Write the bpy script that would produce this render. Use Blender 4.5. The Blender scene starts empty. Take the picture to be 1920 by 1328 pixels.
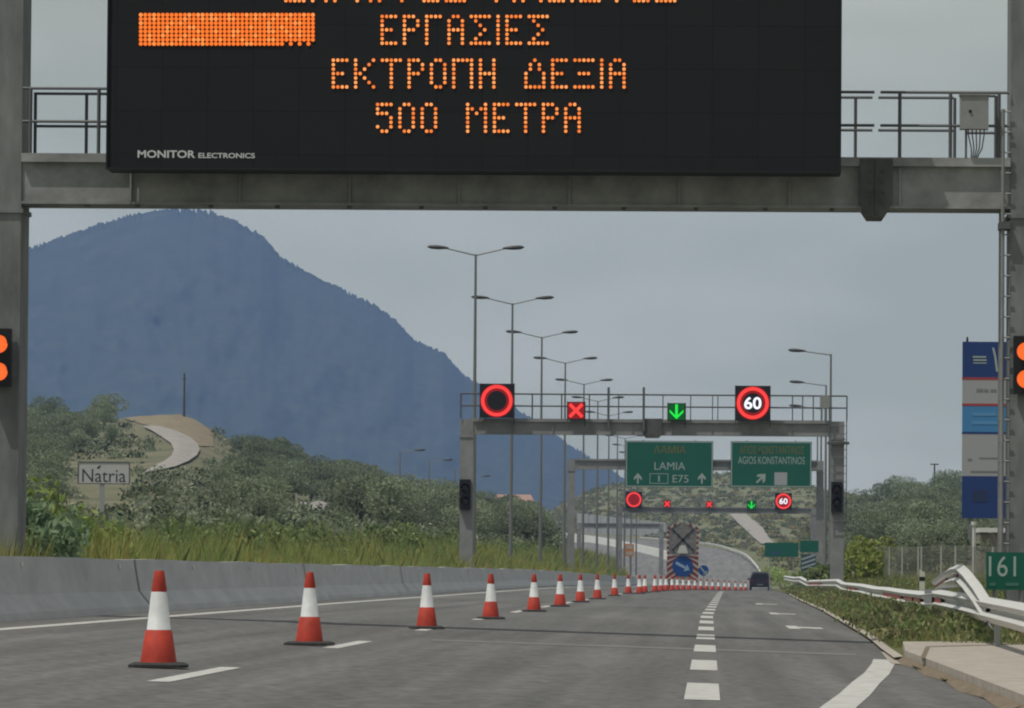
import bpy, math, random
import numpy as np
from mathutils import Vector, Matrix, noise as mnoise

random.seed(7)
rng = np.random.default_rng(11)
S = bpy.context.scene
COL = S.collection

# ------------------------------------------------------------------ camera
F = 10667.0                     # 200 mm lens, in pixels of the 1920 wide photograph
CAM = Vector((0, 0, 0.87))
_y = Vector(((1330 - 960) / F, -(1077 - 664) / F, -1.0)).normalized()
_r = math.radians(0.36)
_z = Vector((math.sin(_r), math.cos(_r), 0.0))
_z = (_z - _y * _z.dot(_y)).normalized()
_x = _y.cross(_z)
M_W2C = Matrix((_x, _y, _z)).transposed()      # world axes -> camera axes
M_C2W = M_W2C.transposed()
cd = bpy.data.cameras.new('camera')
cd.lens = 200.0; cd.sensor_width = 36.0; cd.sensor_fit = 'HORIZONTAL'
cd.clip_start = 0.5; cd.clip_end = 30000
cam = bpy.data.objects.new('camera', cd); COL.objects.link(cam)
cam.matrix_world = Matrix.Translation(CAM) @ M_C2W.to_4x4()
S.camera = cam

# ------------------------------------------------------------------ sun, sky, exposure
SUN_EL, SUN_AZ = math.radians(65), math.radians(-124)     # azimuth from +Y towards +X: left, a little behind
sdir = Vector((math.sin(SUN_AZ) * math.cos(SUN_EL), math.cos(SUN_AZ) * math.cos(SUN_EL), math.sin(SUN_EL)))
ld = bpy.data.lights.new('sun', 'SUN'); ld.energy = 3.0; ld.angle = math.radians(0.5); ld.color = (1.0, 0.95, 0.87)
lo = bpy.data.objects.new('sun', ld); COL.objects.link(lo)
lo.rotation_euler = (-sdir).to_track_quat('-Z', 'Y').to_euler(); lo.location = (-200, 100, 400)

W = bpy.data.worlds.new('World'); S.world = W; W.use_nodes = True
nt = W.node_tree; nt.nodes.clear()
def wn(t, **k):
    n = nt.nodes.new(t)
    for a, b in k.items(): setattr(n, a, b)
    return n
out = wn('ShaderNodeOutputWorld'); bg = wn('ShaderNodeBackground'); sky = wn('ShaderNodeTexSky')
sky.sky_type = 'NISHITA'; sky.sun_disc = False; sky.sun_elevation = SUN_EL; sky.sun_rotation = SUN_AZ
sky.air_density = 1.0; sky.dust_density = 2.0
tc = wn('ShaderNodeTexCoord'); mp = wn('ShaderNodeMapping'); mp.inputs['Scale'].default_value = (5, 5, 15)
nz = wn('ShaderNodeTexNoise'); nz.inputs['Scale'].default_value = 1.6; nz.inputs['Detail'].default_value = 3
cr = wn('ShaderNodeValToRGB')
cr.color_ramp.elements[0].position = 0.40; cr.color_ramp.elements[0].color = (4.35, 4.5, 3.42, 1)
cr.color_ramp.elements[1].position = 0.66; cr.color_ramp.elements[1].color = (6.1, 6.15, 5.2, 1)
mx = wn('ShaderNodeMix', data_type='RGBA')
sxyz = wn('ShaderNodeSeparateXYZ'); mrg = wn('ShaderNodeMapRange')      # a hazy cloud veil low down, opening to half cloud overhead
mrg.inputs['From Min'].default_value = 0.10; mrg.inputs['From Max'].default_value = 0.45; mrg.inputs['To Min'].default_value = 0.97; mrg.inputs['To Max'].default_value = 0.55
bg.inputs['Strength'].default_value = 0.10
L = nt.links.new
L(tc.outputs['Generated'], mp.inputs['Vector']); L(mp.outputs[0], nz.inputs['Vector']); L(nz.outputs['Fac'], cr.inputs['Fac'])
L(tc.outputs['Generated'], sxyz.inputs[0]); L(sxyz.outputs['Z'], mrg.inputs['Value']); L(mrg.outputs[0], mx.inputs['Factor'])
L(sky.outputs[0], mx.inputs['A']); L(cr.outputs[0], mx.inputs['B']); L(mx.outputs['Result'], bg.inputs['Color']); L(bg.outputs[0], out.inputs['Surface'])

S.view_settings.view_transform = 'Standard'; S.view_settings.look = 'None'
S.view_settings.exposure = 0.0; S.view_settings.gamma = 1.0
S.render.engine = 'CYCLES'
S.cycles.max_bounces = 6; S.cycles.volume_bounces = 1; S.cycles.transparent_max_bounces = 8
S.cycles.pixel_filter_type = 'BLACKMAN_HARRIS'; S.cycles.filter_width = 2.1

# ------------------------------------------------------------------ helpers
def project(p):
    c = M_W2C @ (Vector(p) - CAM)
    return 960 + F * c.x / -c.z, 664 - F * c.y / -c.z
def at(u, v, Y):
    """the point at depth Y that the photograph shows at pixel (u, v)"""
    r = M_C2W @ Vector(((u - 960) / F, -(v - 664) / F, -1.0))
    return CAM + r * (Y / r.y)
def sstep(a, b, x):
    t = min(1, max(0, (x - a) / (b - a))); return t * t * (3 - 2 * t)
def xc(Y): return max(0.0, Y - 120) * 0.0037
def zr(X, Y):
    return -0.027 * X - 0.40 * sstep(240, 520, Y)
def ground(u, v):
    Y = 100.0
    for _ in range(60):
        p = at(u, v, Y)
        r = M_C2W @ Vector(((u - 960) / F, -(v - 664) / F, -1.0))
        Yn = (zr(p.x, Y) - CAM.z) / (r.z / r.y)
        Y = 0.5 * Y + 0.5 * Yn
    p = at(u, v, Y); return Vector((p.x, Y, zr(p.x, Y)))
def lerp_list(L_, x):
    if x <= L_[0][0]: return L_[0][1]
    for (a, b), (c, d) in zip(L_, L_[1:]):
        if x <= c: return b + (d - b) * (x - a) / (c - a)
    return L_[-1][1]
EDGE_R = [(28, 2.1), (60, 2.05), (86, 2.35), (150, 2.95), (220, 3.4), (350, 4.6), (450, 5.6), (560, 6.1)]

class MB:
    def __init__(self): self.v = []; self.f = []; self.m = []
    def add(self, vs, fs, mi=0):
        b = len(self.v); self.v += [tuple(p) for p in vs]
        self.f += [tuple(i + b for i in q) for q in fs]; self.m += [mi] * len(fs); return self
    def box(self, x0, x1, y0, y1, z0, z1, mi=0):
        vs = [(x, y, z) for z in (z0, z1) for y in (y0, y1) for x in (x0, x1)]
        return self.add(vs, [(0, 2, 3, 1), (4, 5, 7, 6), (0, 1, 5, 4), (2, 6, 7, 3), (0, 4, 6, 2), (1, 3, 7, 5)], mi)
    def bar(self, p0, p1, r0, r1=None, n=8, mi=0, cap=True):
        p0 = Vector(p0); p1 = Vector(p1); r1 = r0 if r1 is None else r1
        d = (p1 - p0).normalized(); a = Vector((0, 0, 1)) if abs(d.z) < .9 else Vector((1, 0, 0))
        e = d.cross(a).normalized(); g = d.cross(e)
        vs = []
        for p, r in ((p0, r0), (p1, r1)):
            for k in range(n):
                t = 2 * math.pi * k / n; vs.append(p + e * (r * math.cos(t)) + g * (r * math.sin(t)))
        fs = [(k, (k + 1) % n, n + (k + 1) % n, n + k) for k in range(n)]
        if cap: fs += [tuple(range(n))[::-1], tuple(range(n, 2 * n))]
        return self.add(vs, fs, mi)
    def tube(self, pts, r, n=6, mi=0):
        for a, b in zip(pts, pts[1:]): self.bar(a, b, r, r, n, mi)
        return self
    def lathe(self, prof, n=24, c=(0, 0, 0), mi=0, capb=True, capt=True):
        vs = []
        for r, z in prof:
            for k in range(n):
                t = 2 * math.pi * k / n; vs.append((c[0] + r * math.cos(t), c[1] + r * math.sin(t), c[2] + z))
        fs = []
        for j in range(len(prof) - 1):
            for k in range(n): fs.append((j * n + k, j * n + (k + 1) % n, (j + 1) * n + (k + 1) % n, (j + 1) * n + k))
        if capb: fs.append(tuple(range(n))[::-1])
        if capt: fs.append(tuple(range((len(prof) - 1) * n, len(prof) * n)))
        return self.add(vs, fs, mi)
    def prism_xz(self, poly, y0, y1, mi=0):
        """polygon in X-Z, extruded from y0 (front) to y1"""
        n = len(poly)
        vs = [(x, y0, z) for x, z in poly] + [(x, y1, z) for x, z in poly]
        fs = [tuple(range(n)), tuple(range(n, 2 * n))[::-1]] + [(k, n + k, n + (k + 1) % n, (k + 1) % n) for k in range(n)]
        return self.add(vs, fs, mi)
    def disc_xz(self, x, z, r, y0, y1, n=32, mi=0):
        return self.prism_xz([(x + r * math.cos(2 * math.pi * k / n), z + r * math.sin(2 * math.pi * k / n)) for k in range(n)], y0, y1, mi)
    def ring_xz(self, x, z, r0, r1, y0, y1, n=40, mi=0):
        vs = []
        for y in (y0, y1):
            for r in (r0, r1):
                for k in range(n):
                    t = 2 * math.pi * k / n; vs.append((x + r * math.cos(t), y, z + r * math.sin(t)))
        fs = []
        for k in range(n):
            j = (k + 1) % n
            fs += [(k, j, n + j, n + k), (2 * n + k, 3 * n + k, 3 * n + j, 2 * n + j), (n + k, n + j, 3 * n + j, 3 * n + k), (k, 2 * n + k, 2 * n + j, j)]
        return self.add(vs, fs, mi)
    def build(self, name, mats, parent=None, smooth=False, org=None):
        me = bpy.data.meshes.new(name)
        o0 = Vector(org) if org is not None else (parent.matrix_basis.translation.copy() if parent else Vector((0, 0, 0)))
        if parent is not None and parent.parent is not None and org is None:
            o0 = o0 + parent.parent.matrix_basis.translation
        me.from_pydata([(p[0] - o0.x, p[1] - o0.y, p[2] - o0.z) for p in self.v], [], self.f)
        ms = mats if isinstance(mats, (list, tuple)) else [mats]
        for m in ms: me.materials.append(m)
        if len(ms) > 1: me.polygons.foreach_set('material_index', self.m)
        if smooth: me.polygons.foreach_set('use_smooth', [True] * len(me.polygons))
        me.update()
        o = bpy.data.objects.new(name, me); COL.objects.link(o)
        if parent is not None: o.parent = parent
        elif org is not None: o.location = o0
        return o

def tag(o, label=None, cat=None, group=None, kind=None):
    if label: o['label'] = label
    if cat: o['category'] = cat
    if group: o['group'] = group
    if kind: o['kind'] = kind
    return o
def thing(name, label, cat, loc, group=None, rz=0.0):
    o = bpy.data.objects.new(name, None); COL.objects.link(o); o.location = loc; o.rotation_euler = (0, 0, rz)
    o.empty_display_size = 0.3
    return tag(o, label, cat, group)
def dup(root, loc, label=None, rz=0.0, scale=None, group=None):
    r = root.copy(); COL.objects.link(r); r.location = loc; r.rotation_euler = (0, 0, rz)
    if scale is not None: r.scale = scale
    if label: r['label'] = label
    if group: r['group'] = group
    for ch in list(root.children):
        c = ch.copy(); COL.objects.link(c); c.parent = r
        for g in list(ch.children):
            d = g.copy(); COL.objects.link(d); d.parent = c
    return r
def struct(o): o['kind'] = 'structure'; return o

_FONTCACHE = {}
def text_geo(s, bold=0.0):
    """flat outline mesh of a line of text: verts (x, y) and faces, normalised bounds"""
    key = s; s = s.lstrip('*')
    if key in _FONTCACHE: return _FONTCACHE[key]
    cu = bpy.data.curves.new('lettering', 'FONT'); cu.body = s; cu.resolution_u = 4
    if key[0] == '*': cu.offset = 0.022
    ob = bpy.data.objects.new('lettering', cu); COL.objects.link(ob)
    dg = bpy.context.evaluated_depsgraph_get(); dg.update()
    me = bpy.data.meshes.new_from_object(ob.evaluated_get(dg))
    v = np.array([q.co[:2] for q in me.vertices]); f = [tuple(p.vertices) for p in me.polygons]
    bpy.data.objects.remove(ob); bpy.data.curves.remove(cu); bpy.data.meshes.remove(me)
    v = (v - v.min(0)) / (v.max(0) - v.min(0))
    _FONTCACHE[key] = (v, f); return v, f
def add_text(mb, s, x0, x1, z0, z1, y, mi=0):
    v, f = text_geo(s)
    vs = [(x0 + (x1 - x0) * a, y, z0 + (z1 - z0) * b) for a, b in v]
    mb.add(vs, f, mi)

# ------------------------------------------------------------------ materials
def mat(name, col, rough=0.7, metal=0.0, var=0.0, scale=4.0, bump=0.0, bscale=40.0, col2=None, stretch=None, spec=0.3, emit=None, estr=1.0):
    m = bpy.data.materials.new(name); m.use_nodes = True
    n = m.node_tree.nodes; l = m.node_tree.links; b = n['Principled BSDF']
    b.inputs['Base Color'].default_value = (*col, 1); b.inputs['Roughness'].default_value = rough
    b.inputs['Metallic'].default_value = metal; b.inputs['Specular IOR Level'].default_value = spec
    if emit: b.inputs['Emission Color'].default_value = (*emit, 1); b.inputs['Emission Strength'].default_value = estr
    if var or bump or col2:
        g = n.new('ShaderNodeNewGeometry'); mp_ = n.new('ShaderNodeMapping')
        if stretch: mp_.inputs['Scale'].default_value = stretch
        l.new(g.outputs['Position'], mp_.inputs['Vector'])
    if var or col2:
        t = n.new('ShaderNodeTexNoise'); t.inputs['Scale'].default_value = scale; t.inputs['Detail'].default_value = 6; t.inputs['Roughness'].default_value = 0.65
        r = n.new('ShaderNodeValToRGB'); r.color_ramp.elements[0].position = 0.3; r.color_ramp.elements[1].position = 0.72
        c2 = col2 if col2 else tuple(min(1, c * (1 + var)) for c in col); c1 = tuple(c * (1 - var) for c in col)
        r.color_ramp.elements[0].color = (*c1, 1); r.color_ramp.elements[1].color = (*c2, 1)
        l.new(mp_.outputs[0], t.inputs['Vector']); l.new(t.outputs['Fac'], r.inputs['Fac']); l.new(r.outputs[0], b.inputs['Base Color'])
    if bump:
        t2 = n.new('ShaderNodeTexNoise'); t2.inputs['Scale'].default_value = bscale; t2.inputs['Detail'].default_value = 4
        bp = n.new('ShaderNodeBump'); bp.inputs['Strength'].default_value = bump; bp.inputs['Distance'].default_value = 0.05
        l.new(g.outputs['Position'], t2.inputs['Vector']); l.new(t2.outputs['Fac'], bp.inputs['Height']); l.new(bp.outputs[0], b.inputs['Normal'])
    return m

def glow(name, col, s):
    return mat(name, tuple(c * 0.3 for c in col), 0.5, emit=col, estr=s)

def foliage_mat(name, trans=0.25, tint=0.25):
    m = bpy.data.materials.new(name); m.use_nodes = True
    n = m.node_tree.nodes; l = m.node_tree.links; b = n['Principled BSDF']; o = n['Material Output']
    a = n.new('ShaderNodeAttribute'); a.attribute_name = 'Col'
    oi = n.new('ShaderNodeObjectInfo'); hs = n.new('ShaderNodeHueSaturation')
    mr = n.new('ShaderNodeMapRange'); mr.inputs['To Min'].default_value = 1 - tint; mr.inputs['To Max'].default_value = 1 + tint
    l.new(oi.outputs['Random'], mr.inputs['Value']); l.new(mr.outputs[0], hs.inputs['Value']); l.new(a.outputs['Color'], hs.inputs['Color'])
    l.new(hs.outputs[0], b.inputs['Base Color']); b.inputs['Roughness'].default_value = 0.75; b.inputs['Specular IOR Level'].default_value = 0.15
    t = n.new('ShaderNodeBsdfTranslucent'); l.new(hs.outputs[0], t.inputs['Color'])
    mxs = n.new('ShaderNodeMixShader'); mxs.inputs[0].default_value = trans
    l.new(b.outputs[0], mxs.inputs[1]); l.new(t.outputs[0], mxs.inputs[2]); l.new(mxs.outputs[0], o.inputs['Surface'])
    return m

M = {}
M['steel'] = mat('weathered_steel', (0.172, 0.178, 0.178), 0.75, 0.0, var=0.34, scale=2.6, stretch=(1, 1, 0.35))
M['steel_beam'] = mat('gantry_beam_steel', (0.272, 0.277, 0.277), 0.75, 0.0, var=0.36, scale=1.6)
M['steel_hazed'] = mat('hazed_gantry_steel', (0.225, 0.228, 0.228), 0.75, 0.0, var=0.2, scale=1.5)  # base colour lightened to paint distance haze onto the farther gantries
M['steel_dark'] = mat('dark_steel', (0.09, 0.092, 0.09), 0.7, 0.0, var=0.3, scale=3)
M['rail_steel'] = mat('railing_steel', (0.11, 0.115, 0.12), 0.6, 0.2)
M['galv'] = mat('galvanised_steel', (0.24, 0.245, 0.245), 0.5, 0.25, var=0.12, scale=5)
M['pole'] = mat('lamp_pole_steel', (0.17, 0.175, 0.175), 0.55, 0.2)
M['lamp_head'] = mat('lamp_head_grey', (0.06, 0.06, 0.063), 0.5)
M['housing'] = mat('black_housing', (0.012, 0.012, 0.013), 0.6)
M['cabinet'] = mat('cabinet_grey', (0.25, 0.255, 0.255), 0.5, var=0.1, scale=6)
M['amber'] = glow('amber_led', (1.0, 0.27, 0.055), 1.05)
M['amber_dim'] = glow('amber_led_dim', (1.0, 0.22, 0.035), 0.9)
M['amber_bright'] = glow('amber_led_bright', (1.0, 0.33, 0.09), 1.1)
M['amber_block'] = glow('amber_led_block', (1.0, 0.19, 0.02), 0.95)
M['amber_lens'] = glow('amber_lens', (1.0, 0.16, 0.03), 1.0)
M['red_led'] = glow('red_led', (1.0, 0.05, 0.045), 1.0)
M['red_bloom'] = glow('red_bloom_glow', (0.30, 0.006, 0.008), 0.7)  # painted bloom of the red signals, not LEDs of its own
M['green_led'] = glow('green_led', (0.01, 0.75, 0.06), 1.0)
M['green_bloom'] = glow('green_bloom_glow', (0.0, 0.09, 0.012), 0.7)  # painted bloom of the green arrows, not LEDs of its own
M['white_led'] = glow('white_led', (0.9, 0.92, 1.0), 1.0)
M['dull_lens'] = mat('unlit_lens', (0.03, 0.02, 0.015), 0.3)
M['white_letter'] = mat('white_lettering', (0.55, 0.57, 0.58), 0.6)
M['sign_green'] = mat('sign_green', (0.006, 0.10, 0.066), 0.55, var=0.08, scale=1)
M['sign_white'] = mat('sign_white', (0.30, 0.36, 0.34), 0.6)
M['sign_yellow'] = mat('sign_yellow', (0.17, 0.135, 0.02), 0.6)
M['sign_blue'] = mat('sign_blue', (0.010, 0.055, 0.22), 0.5)
M['cone_red'] = mat('cone_red', (0.40, 0.042, 0.024), 0.65, var=0.28, scale=7)
M['cone_white'] = mat('cone_sleeve', (0.52, 0.535, 0.535), 0.55, var=0.16, scale=6)
M['rubber'] = mat('black_rubber', (0.035, 0.036, 0.035), 0.85, var=0.2, scale=12)
M['rail_white'] = mat('guard_rail_steel', (0.56, 0.56, 0.54), 0.45, 0.15, var=0.06, scale=2)
M['post_grey'] = mat('rail_post', (0.30, 0.31, 0.31), 0.5, 0.3)
M['reflector'] = mat('red_reflector', (0.30, 0.02, 0.02), 0.4)
M['paint'] = mat('road_paint', (0.43, 0.425, 0.40), 0.8, var=0.3, scale=5, bump=0.1)
M['concrete'] = mat('barrier_concrete', (0.47, 0.465, 0.475), 0.85, var=0.14, scale=1.5, stretch=(1, 0.35, 1.6), bump=0.15, bscale=18)
M['pad'] = mat('pad_concrete', (0.335, 0.302, 0.26), 0.9, var=0.24, scale=4, bump=0.2)
M['dirt'] = mat('kerb_dirt', (0.17, 0.135, 0.095), 0.95, var=0.4, scale=9, bump=0.4)
M['track'] = mat('dirt_track', (0.275, 0.255, 0.23), 0.95, var=0.25, scale=0.7)
M['red_earth'] = mat('red_earth', (0.25, 0.165, 0.12), 0.95, var=0.35, scale=0.5, col2=(0.23, 0.215, 0.13))
M['bark'] = mat('bark', (0.07, 0.06, 0.045), 0.9, var=0.3, scale=8)
M['leaf'] = foliage_mat('leaves', 0.45, 0.26)
M['blade'] = foliage_mat('grass_blades', 0.42, 0.0)
M['car'] = mat('dark_car_paint', (0.017, 0.014, 0.017), 0.45, 0.0, spec=0.5)
M['car_glass'] = mat('car_glass', (0.02, 0.021, 0.024), 0.08, spec=0.5)
M['tail_red'] = mat('tail_light', (0.16, 0.008, 0.008), 0.3)
M['plate'] = mat('number_plate', (0.5, 0.5, 0.48), 0.5)
M['tyre'] = mat('tyre', (0.015, 0.015, 0.015), 0.85)
M['board_red'] = mat('board_red', (0.17, 0.03, 0.025), 0.6)
M['board_white'] = mat('board_white', (0.36, 0.34, 0.30), 0.6)
M['board_grey'] = mat('board_grey', (0.17, 0.165, 0.15), 0.7, var=0.3, scale=4)
M['board_orange'] = mat('board_orange', (0.50, 0.20, 0.07), 0.6)
M['totem_blue'] = mat('totem_blue', (0.012, 0.035, 0.15), 0.5)
M['totem_sky'] = mat('totem_light_blue', (0.05, 0.20, 0.42), 0.5)
M['totem_grey'] = mat('totem_pale_grey', (0.32, 0.32, 0.33), 0.5)
M['totem_red'] = mat('totem_red', (0.32, 0.04, 0.035), 0.5)
M['totem_ink'] = mat('totem_ink', (0.12, 0.13, 0.14), 0.6)
M['wall_pale'] = mat('pale_render', (0.36, 0.34, 0.31), 0.9, var=0.1, scale=0.6)
M['roof_tile'] = mat('roof_tile', (0.33, 0.20, 0.16), 0.9, var=0.2, scale=1.2)
M['window_dark'] = mat('dark_window', (0.03, 0.032, 0.035), 0.3)
M['wood'] = mat('pole_wood', (0.07, 0.06, 0.05), 0.9)
M['seam'] = mat('asphalt_patch', (0.155, 0.152, 0.145), 0.9, var=0.2, scale=3, bump=0.2)

# asphalt: aggregate grain, stretched wheel streaks and broad stains
def asphalt(name, base):
    m = bpy.data.materials.new(name); m.use_nodes = True
    n = m.node_tree.nodes; l = m.node_tree.links; b = n['Principled BSDF']
    b.inputs['Roughness'].default_value = 0.88; b.inputs['Specular IOR Level'].default_value = 0.25
    g = n.new('ShaderNodeNewGeometry')
    def noise(scale, sc, detail=5):
        mp_ = n.new('ShaderNodeMapping'); mp_.inputs['Scale'].default_value = sc
        t = n.new('ShaderNodeTexNoise'); t.inputs['Scale'].default_value = scale; t.inputs['Detail'].default_value = detail
        l.new(g.outputs['Position'], mp_.inputs['Vector']); l.new(mp_.outputs[0], t.inputs['Vector']); return t.outputs['Fac']
    def mr(s, a, c):
        q = n.new('ShaderNodeMapRange'); q.inputs['From Min'].default_value = 0.3; q.inputs['From Max'].default_value = 0.7
        q.inputs['To Min'].default_value = a; q.inputs['To Max'].default_value = c; l.new(s, q.inputs['Value']); return q.outputs[0]
    def mul(a, c):
        q = n.new('ShaderNodeMath'); q.operation = 'MULTIPLY'; l.new(a, q.inputs[0]); l.new(c, q.inputs[1]); return q.outputs[0]
    k = mul(mul(mr(noise(1.0, (2.2, 0.03, 1)), 0.78, 1.2), mr(noise(0.25, (1.0, 0.25, 1)), 0.86, 1.12)), mr(noise(9, (1, 0.4, 1), 8), 0.72, 1.28))
    c = n.new('ShaderNodeVectorMath'); c.operation = 'SCALE'; c.inputs[0].default_value = base; l.new(k, c.inputs['Scale'])
    l.new(c.outputs[0], b.inputs['Base Color'])
    t2 = n.new('ShaderNodeTexNoise'); t2.inputs['Scale'].default_value = 60
    bp = n.new('ShaderNodeBump'); bp.inputs['Strength'].default_value = 0.25; bp.inputs['Distance'].default_value = 0.02
    l.new(g.outputs['Position'], t2.inputs['Vector']); l.new(t2.outputs['Fac'], bp.inputs['Height']); l.new(bp.outputs[0], b.inputs['Normal'])
    return m
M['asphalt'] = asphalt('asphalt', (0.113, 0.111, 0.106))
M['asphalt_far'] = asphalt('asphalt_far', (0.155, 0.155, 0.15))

def earth(name, cols, scale):
    m = bpy.data.materials.new(name); m.use_nodes = True
    n = m.node_tree.nodes; l = m.node_tree.links; b = n['Principled BSDF']; b.inputs['Roughness'].default_value = 0.95; b.inputs['Specular IOR Level'].default_value = 0.1
    g = n.new('ShaderNodeNewGeometry'); t = n.new('ShaderNodeTexNoise'); t.inputs['Scale'].default_value = scale; t.inputs['Detail'].default_value = 8; t.inputs['Roughness'].default_value = 0.7
    r = n.new('ShaderNodeValToRGB'); e = r.color_ramp.elements
    e[0].position = 0.34; e[0].color = (*cols[0], 1); e[1].position = 0.68; e[1].color = (*cols[-1], 1)
    for i, c in enumerate(cols[1:-1]):
        q = e.new(0.34 + 0.34 * (i + 1) / (len(cols) - 1)); q.color = (*c, 1)
    l.new(g.outputs['Position'], t.inputs['Vector']); l.new(t.outputs['Fac'], r.inputs['Fac']); l.new(r.outputs[0], b.inputs['Base Color'])
    return m
M['ground'] = earth('dry_ground', [(0.06, 0.075, 0.035), (0.11, 0.115, 0.05), (0.16, 0.14, 0.075)], 0.25)
M['hill'] = earth('hill_scrub', [(0.095, 0.105, 0.06), (0.15, 0.145, 0.09), (0.21, 0.175, 0.125)], 0.12)
M['hill_far'] = earth('far_hill_scrub', [(0.12, 0.14, 0.075), (0.145, 0.155, 0.085), (0.165, 0.16, 0.095), (0.185, 0.165, 0.115)], 0.12)
M['mountain'] = earth('mountain_forest', [(0.024, 0.033, 0.026), (0.034, 0.044, 0.032), (0.055, 0.06, 0.048)], 0.03)

# ------------------------------------------------------------------ terrain
def zbase(X, Y):
    z = -0.35 - 0.40 * sstep(240, 520, Y)
    if Y > 620: z = -0.95 + min(Y - 620, 700) * 0.0125
    if X < -9.5: z += 0.45 * sstep(-9.5, -12, X) if False else 0.0
    return z
xs = np.concatenate([np.linspace(-1400, -70, 14), np.linspace(-60, 60, 41), np.linspace(70, 1400, 14)])
ys = np.concatenate([np.linspace(-40, 700, 60), np.linspace(720, 1500, 30), np.linspace(1700, 5750, 20)])
mb = MB()
mb.v = [(float(x), float(y), zbase(x, y)) for y in ys for x in xs]
nx = len(xs)
mb.f = [(j * nx + i, j * nx + i + 1, (j + 1) * nx + i + 1, (j + 1) * nx + i) for j in range(len(ys) - 1) for i in range(nx - 1)]
mb.m = [0] * len(mb.f)
struct(mb.build('ground', M['ground'], smooth=True))

# the carriageway
YS = [28, 34] + list(np.arange(40, 565, 8.0))
mb = MB()
for Y in YS:
    for X in (-8.75 + xc(Y), -4 + xc(Y), 0 + xc(Y), lerp_list(EDGE_R, Y)):
        mb.v.append((X, Y, zr(X, Y)))
for j in range(len(YS) - 1):
    for i in range(3): mb.f.append((j * 4 + i, j * 4 + i + 1, j * 4 + i + 5, j * 4 + i + 4)); mb.m.append(0)
struct(mb.build('road', M['asphalt'], smooth=True))

# the road climbing away round a left bend
FAR_L = [(1192, 1103, 556), (1225, 1078, 640), (1255, 1060, 710), (1250, 1046, 790), (1195, 1031, 880), (1105, 1014, 980), (1005, 1003, 1080)]
FAR_R = [(1446, 1104, 556), (1432, 1078, 640), (1414, 1057, 720), (1390, 1041, 800), (1340, 1028, 900), (1230, 1015, 1030), (1060, 999, 1180)]
def smooth_pts(P, n=6):
    A = np.array(P, float); out_ = []
    for i in range(len(A) - 1):
        p0 = A[max(i - 1, 0)]; p1 = A[i]; p2 = A[i + 1]; p3 = A[min(i + 2, len(A) - 1)]
        for k in range(n):
            t = k / n
            out_.append(0.5 * ((2 * p1) + (-p0 + p2) * t + (2 * p0 - 5 * p1 + 4 * p2 - p3) * t * t + (-p0 + 3 * p1 - 3 * p2 + p3) * t ** 3))
    out_.append(A[-1]); return [tuple(q) for q in out_]
fl = [at(*q) for q in smooth_pts(FAR_L)]; fr = [at(*q) for q in smooth_pts(FAR_R)]
mb = MB()
for a, b in zip(fl, fr): mb.v += [tuple(a), tuple(b)]
for j in range(len(fl) - 1): mb.f.append((2 * j, 2 * j + 1, 2 * j + 3, 2 * j + 2)); mb.m.append(0)
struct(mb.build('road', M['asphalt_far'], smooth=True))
# embankment under it and the carriageway for the other direction
OPP_L = [(900, 1085, 556), (985, 1072, 640), (1035, 1058, 710), (1030, 1046, 790), (1000, 1030, 880), (930, 1018, 980)]
mb = MB()
ol = [at(*q) for q in smooth_pts(OPP_L)]
for a, b in zip(ol, fl):
    mb.v += [tuple(a), (b.x, b.y, b.z - 0.25)]
for j in range(len(ol) - 1): mb.f.append((2 * j, 2 * j + 1, 2 * j + 3, 2 * j + 2)); mb.m.append(0)
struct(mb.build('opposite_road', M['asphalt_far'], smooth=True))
mb = MB()
for b in fr: mb.v += [tuple(b + Vector((0.05, 0, -0.03))), (b.x + 14, b.y + 14, b.z - 0.3), (b.x + 25, b.y + 25, b.z - 6)]
for j in range(len(fr) - 1):
    for i in (0, 1): mb.f.append((3 * j + i, 3 * j + i + 1, 3 * j + i + 4, 3 * j + i + 3)); mb.m.append(0)
struct(mb.build('embankment', M['hill_far'], smooth=True))

# painted markings
mb = MB()
def strip(pts, w, dz=0.004):
    """pts (X, Y); w width across the road"""
    for (x0, y0), (x1, y1) in zip(pts, pts[1:]):
        mb.add([(x, y, zr(x, y) + dz) for x, y in ((x0 - w / 2, y0), (x0 + w / 2, y0), (x1 + w / 2, y1), (x1 - w / 2, y1))], [(0, 1, 2, 3)])
strip([(-7.72 + xc(Y), Y) for Y in range(30, 556, 8)], 0.21)
for k in range(-1, 26):
    Y0 = 39.0 + 17.7 * k
    if Y0 < 29: continue
    strip([(-3.78 + xc(Y0), Y0), (-3.78 + xc(Y0 + 6), Y0 + 6)], 0.16)
for k in range(0, 26):
    Y0 = 39.3 + 12.2 * k
    strip([(-0.045 + xc(Y0), Y0), (-0.045 + xc(Y0 + 6), Y0 + 6)], 0.25)
strip([(0.52, 30), (0.72, 35), (0.9, 39), (1.1, 43), (1.32, 48), (1.56, 53), (1.80, 59), (1.92, 62.5)], 0.235)
for (X, Y, s) in ((1.45, 96, 1), (1.52, 131, 1), (1.55, 174, 1.1)):
    strip([(X, Y), (X, Y + 5.5 * s)], 0.20 * s)
    strip([(X + 0.30 * s, Y + 1.5), (X + 0.30 * s, Y + 4)], 0.42 * s)
struct(mb.build('lane_markings', M['paint']))
mb = MB()
strip([(-2.6, 64.6), (-2.6, 66.4)], 0.01)
mb = MB()
mb.add([(x, y, zr(x, y) + 0.003) for x, y in ((-3.2, 65.0), (1.7, 65.0), (1.7, 66.6), (-3.2, 66.2))], [(0, 1, 2, 3)])
struct(mb.build('road_patch', M['seam']))

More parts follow.
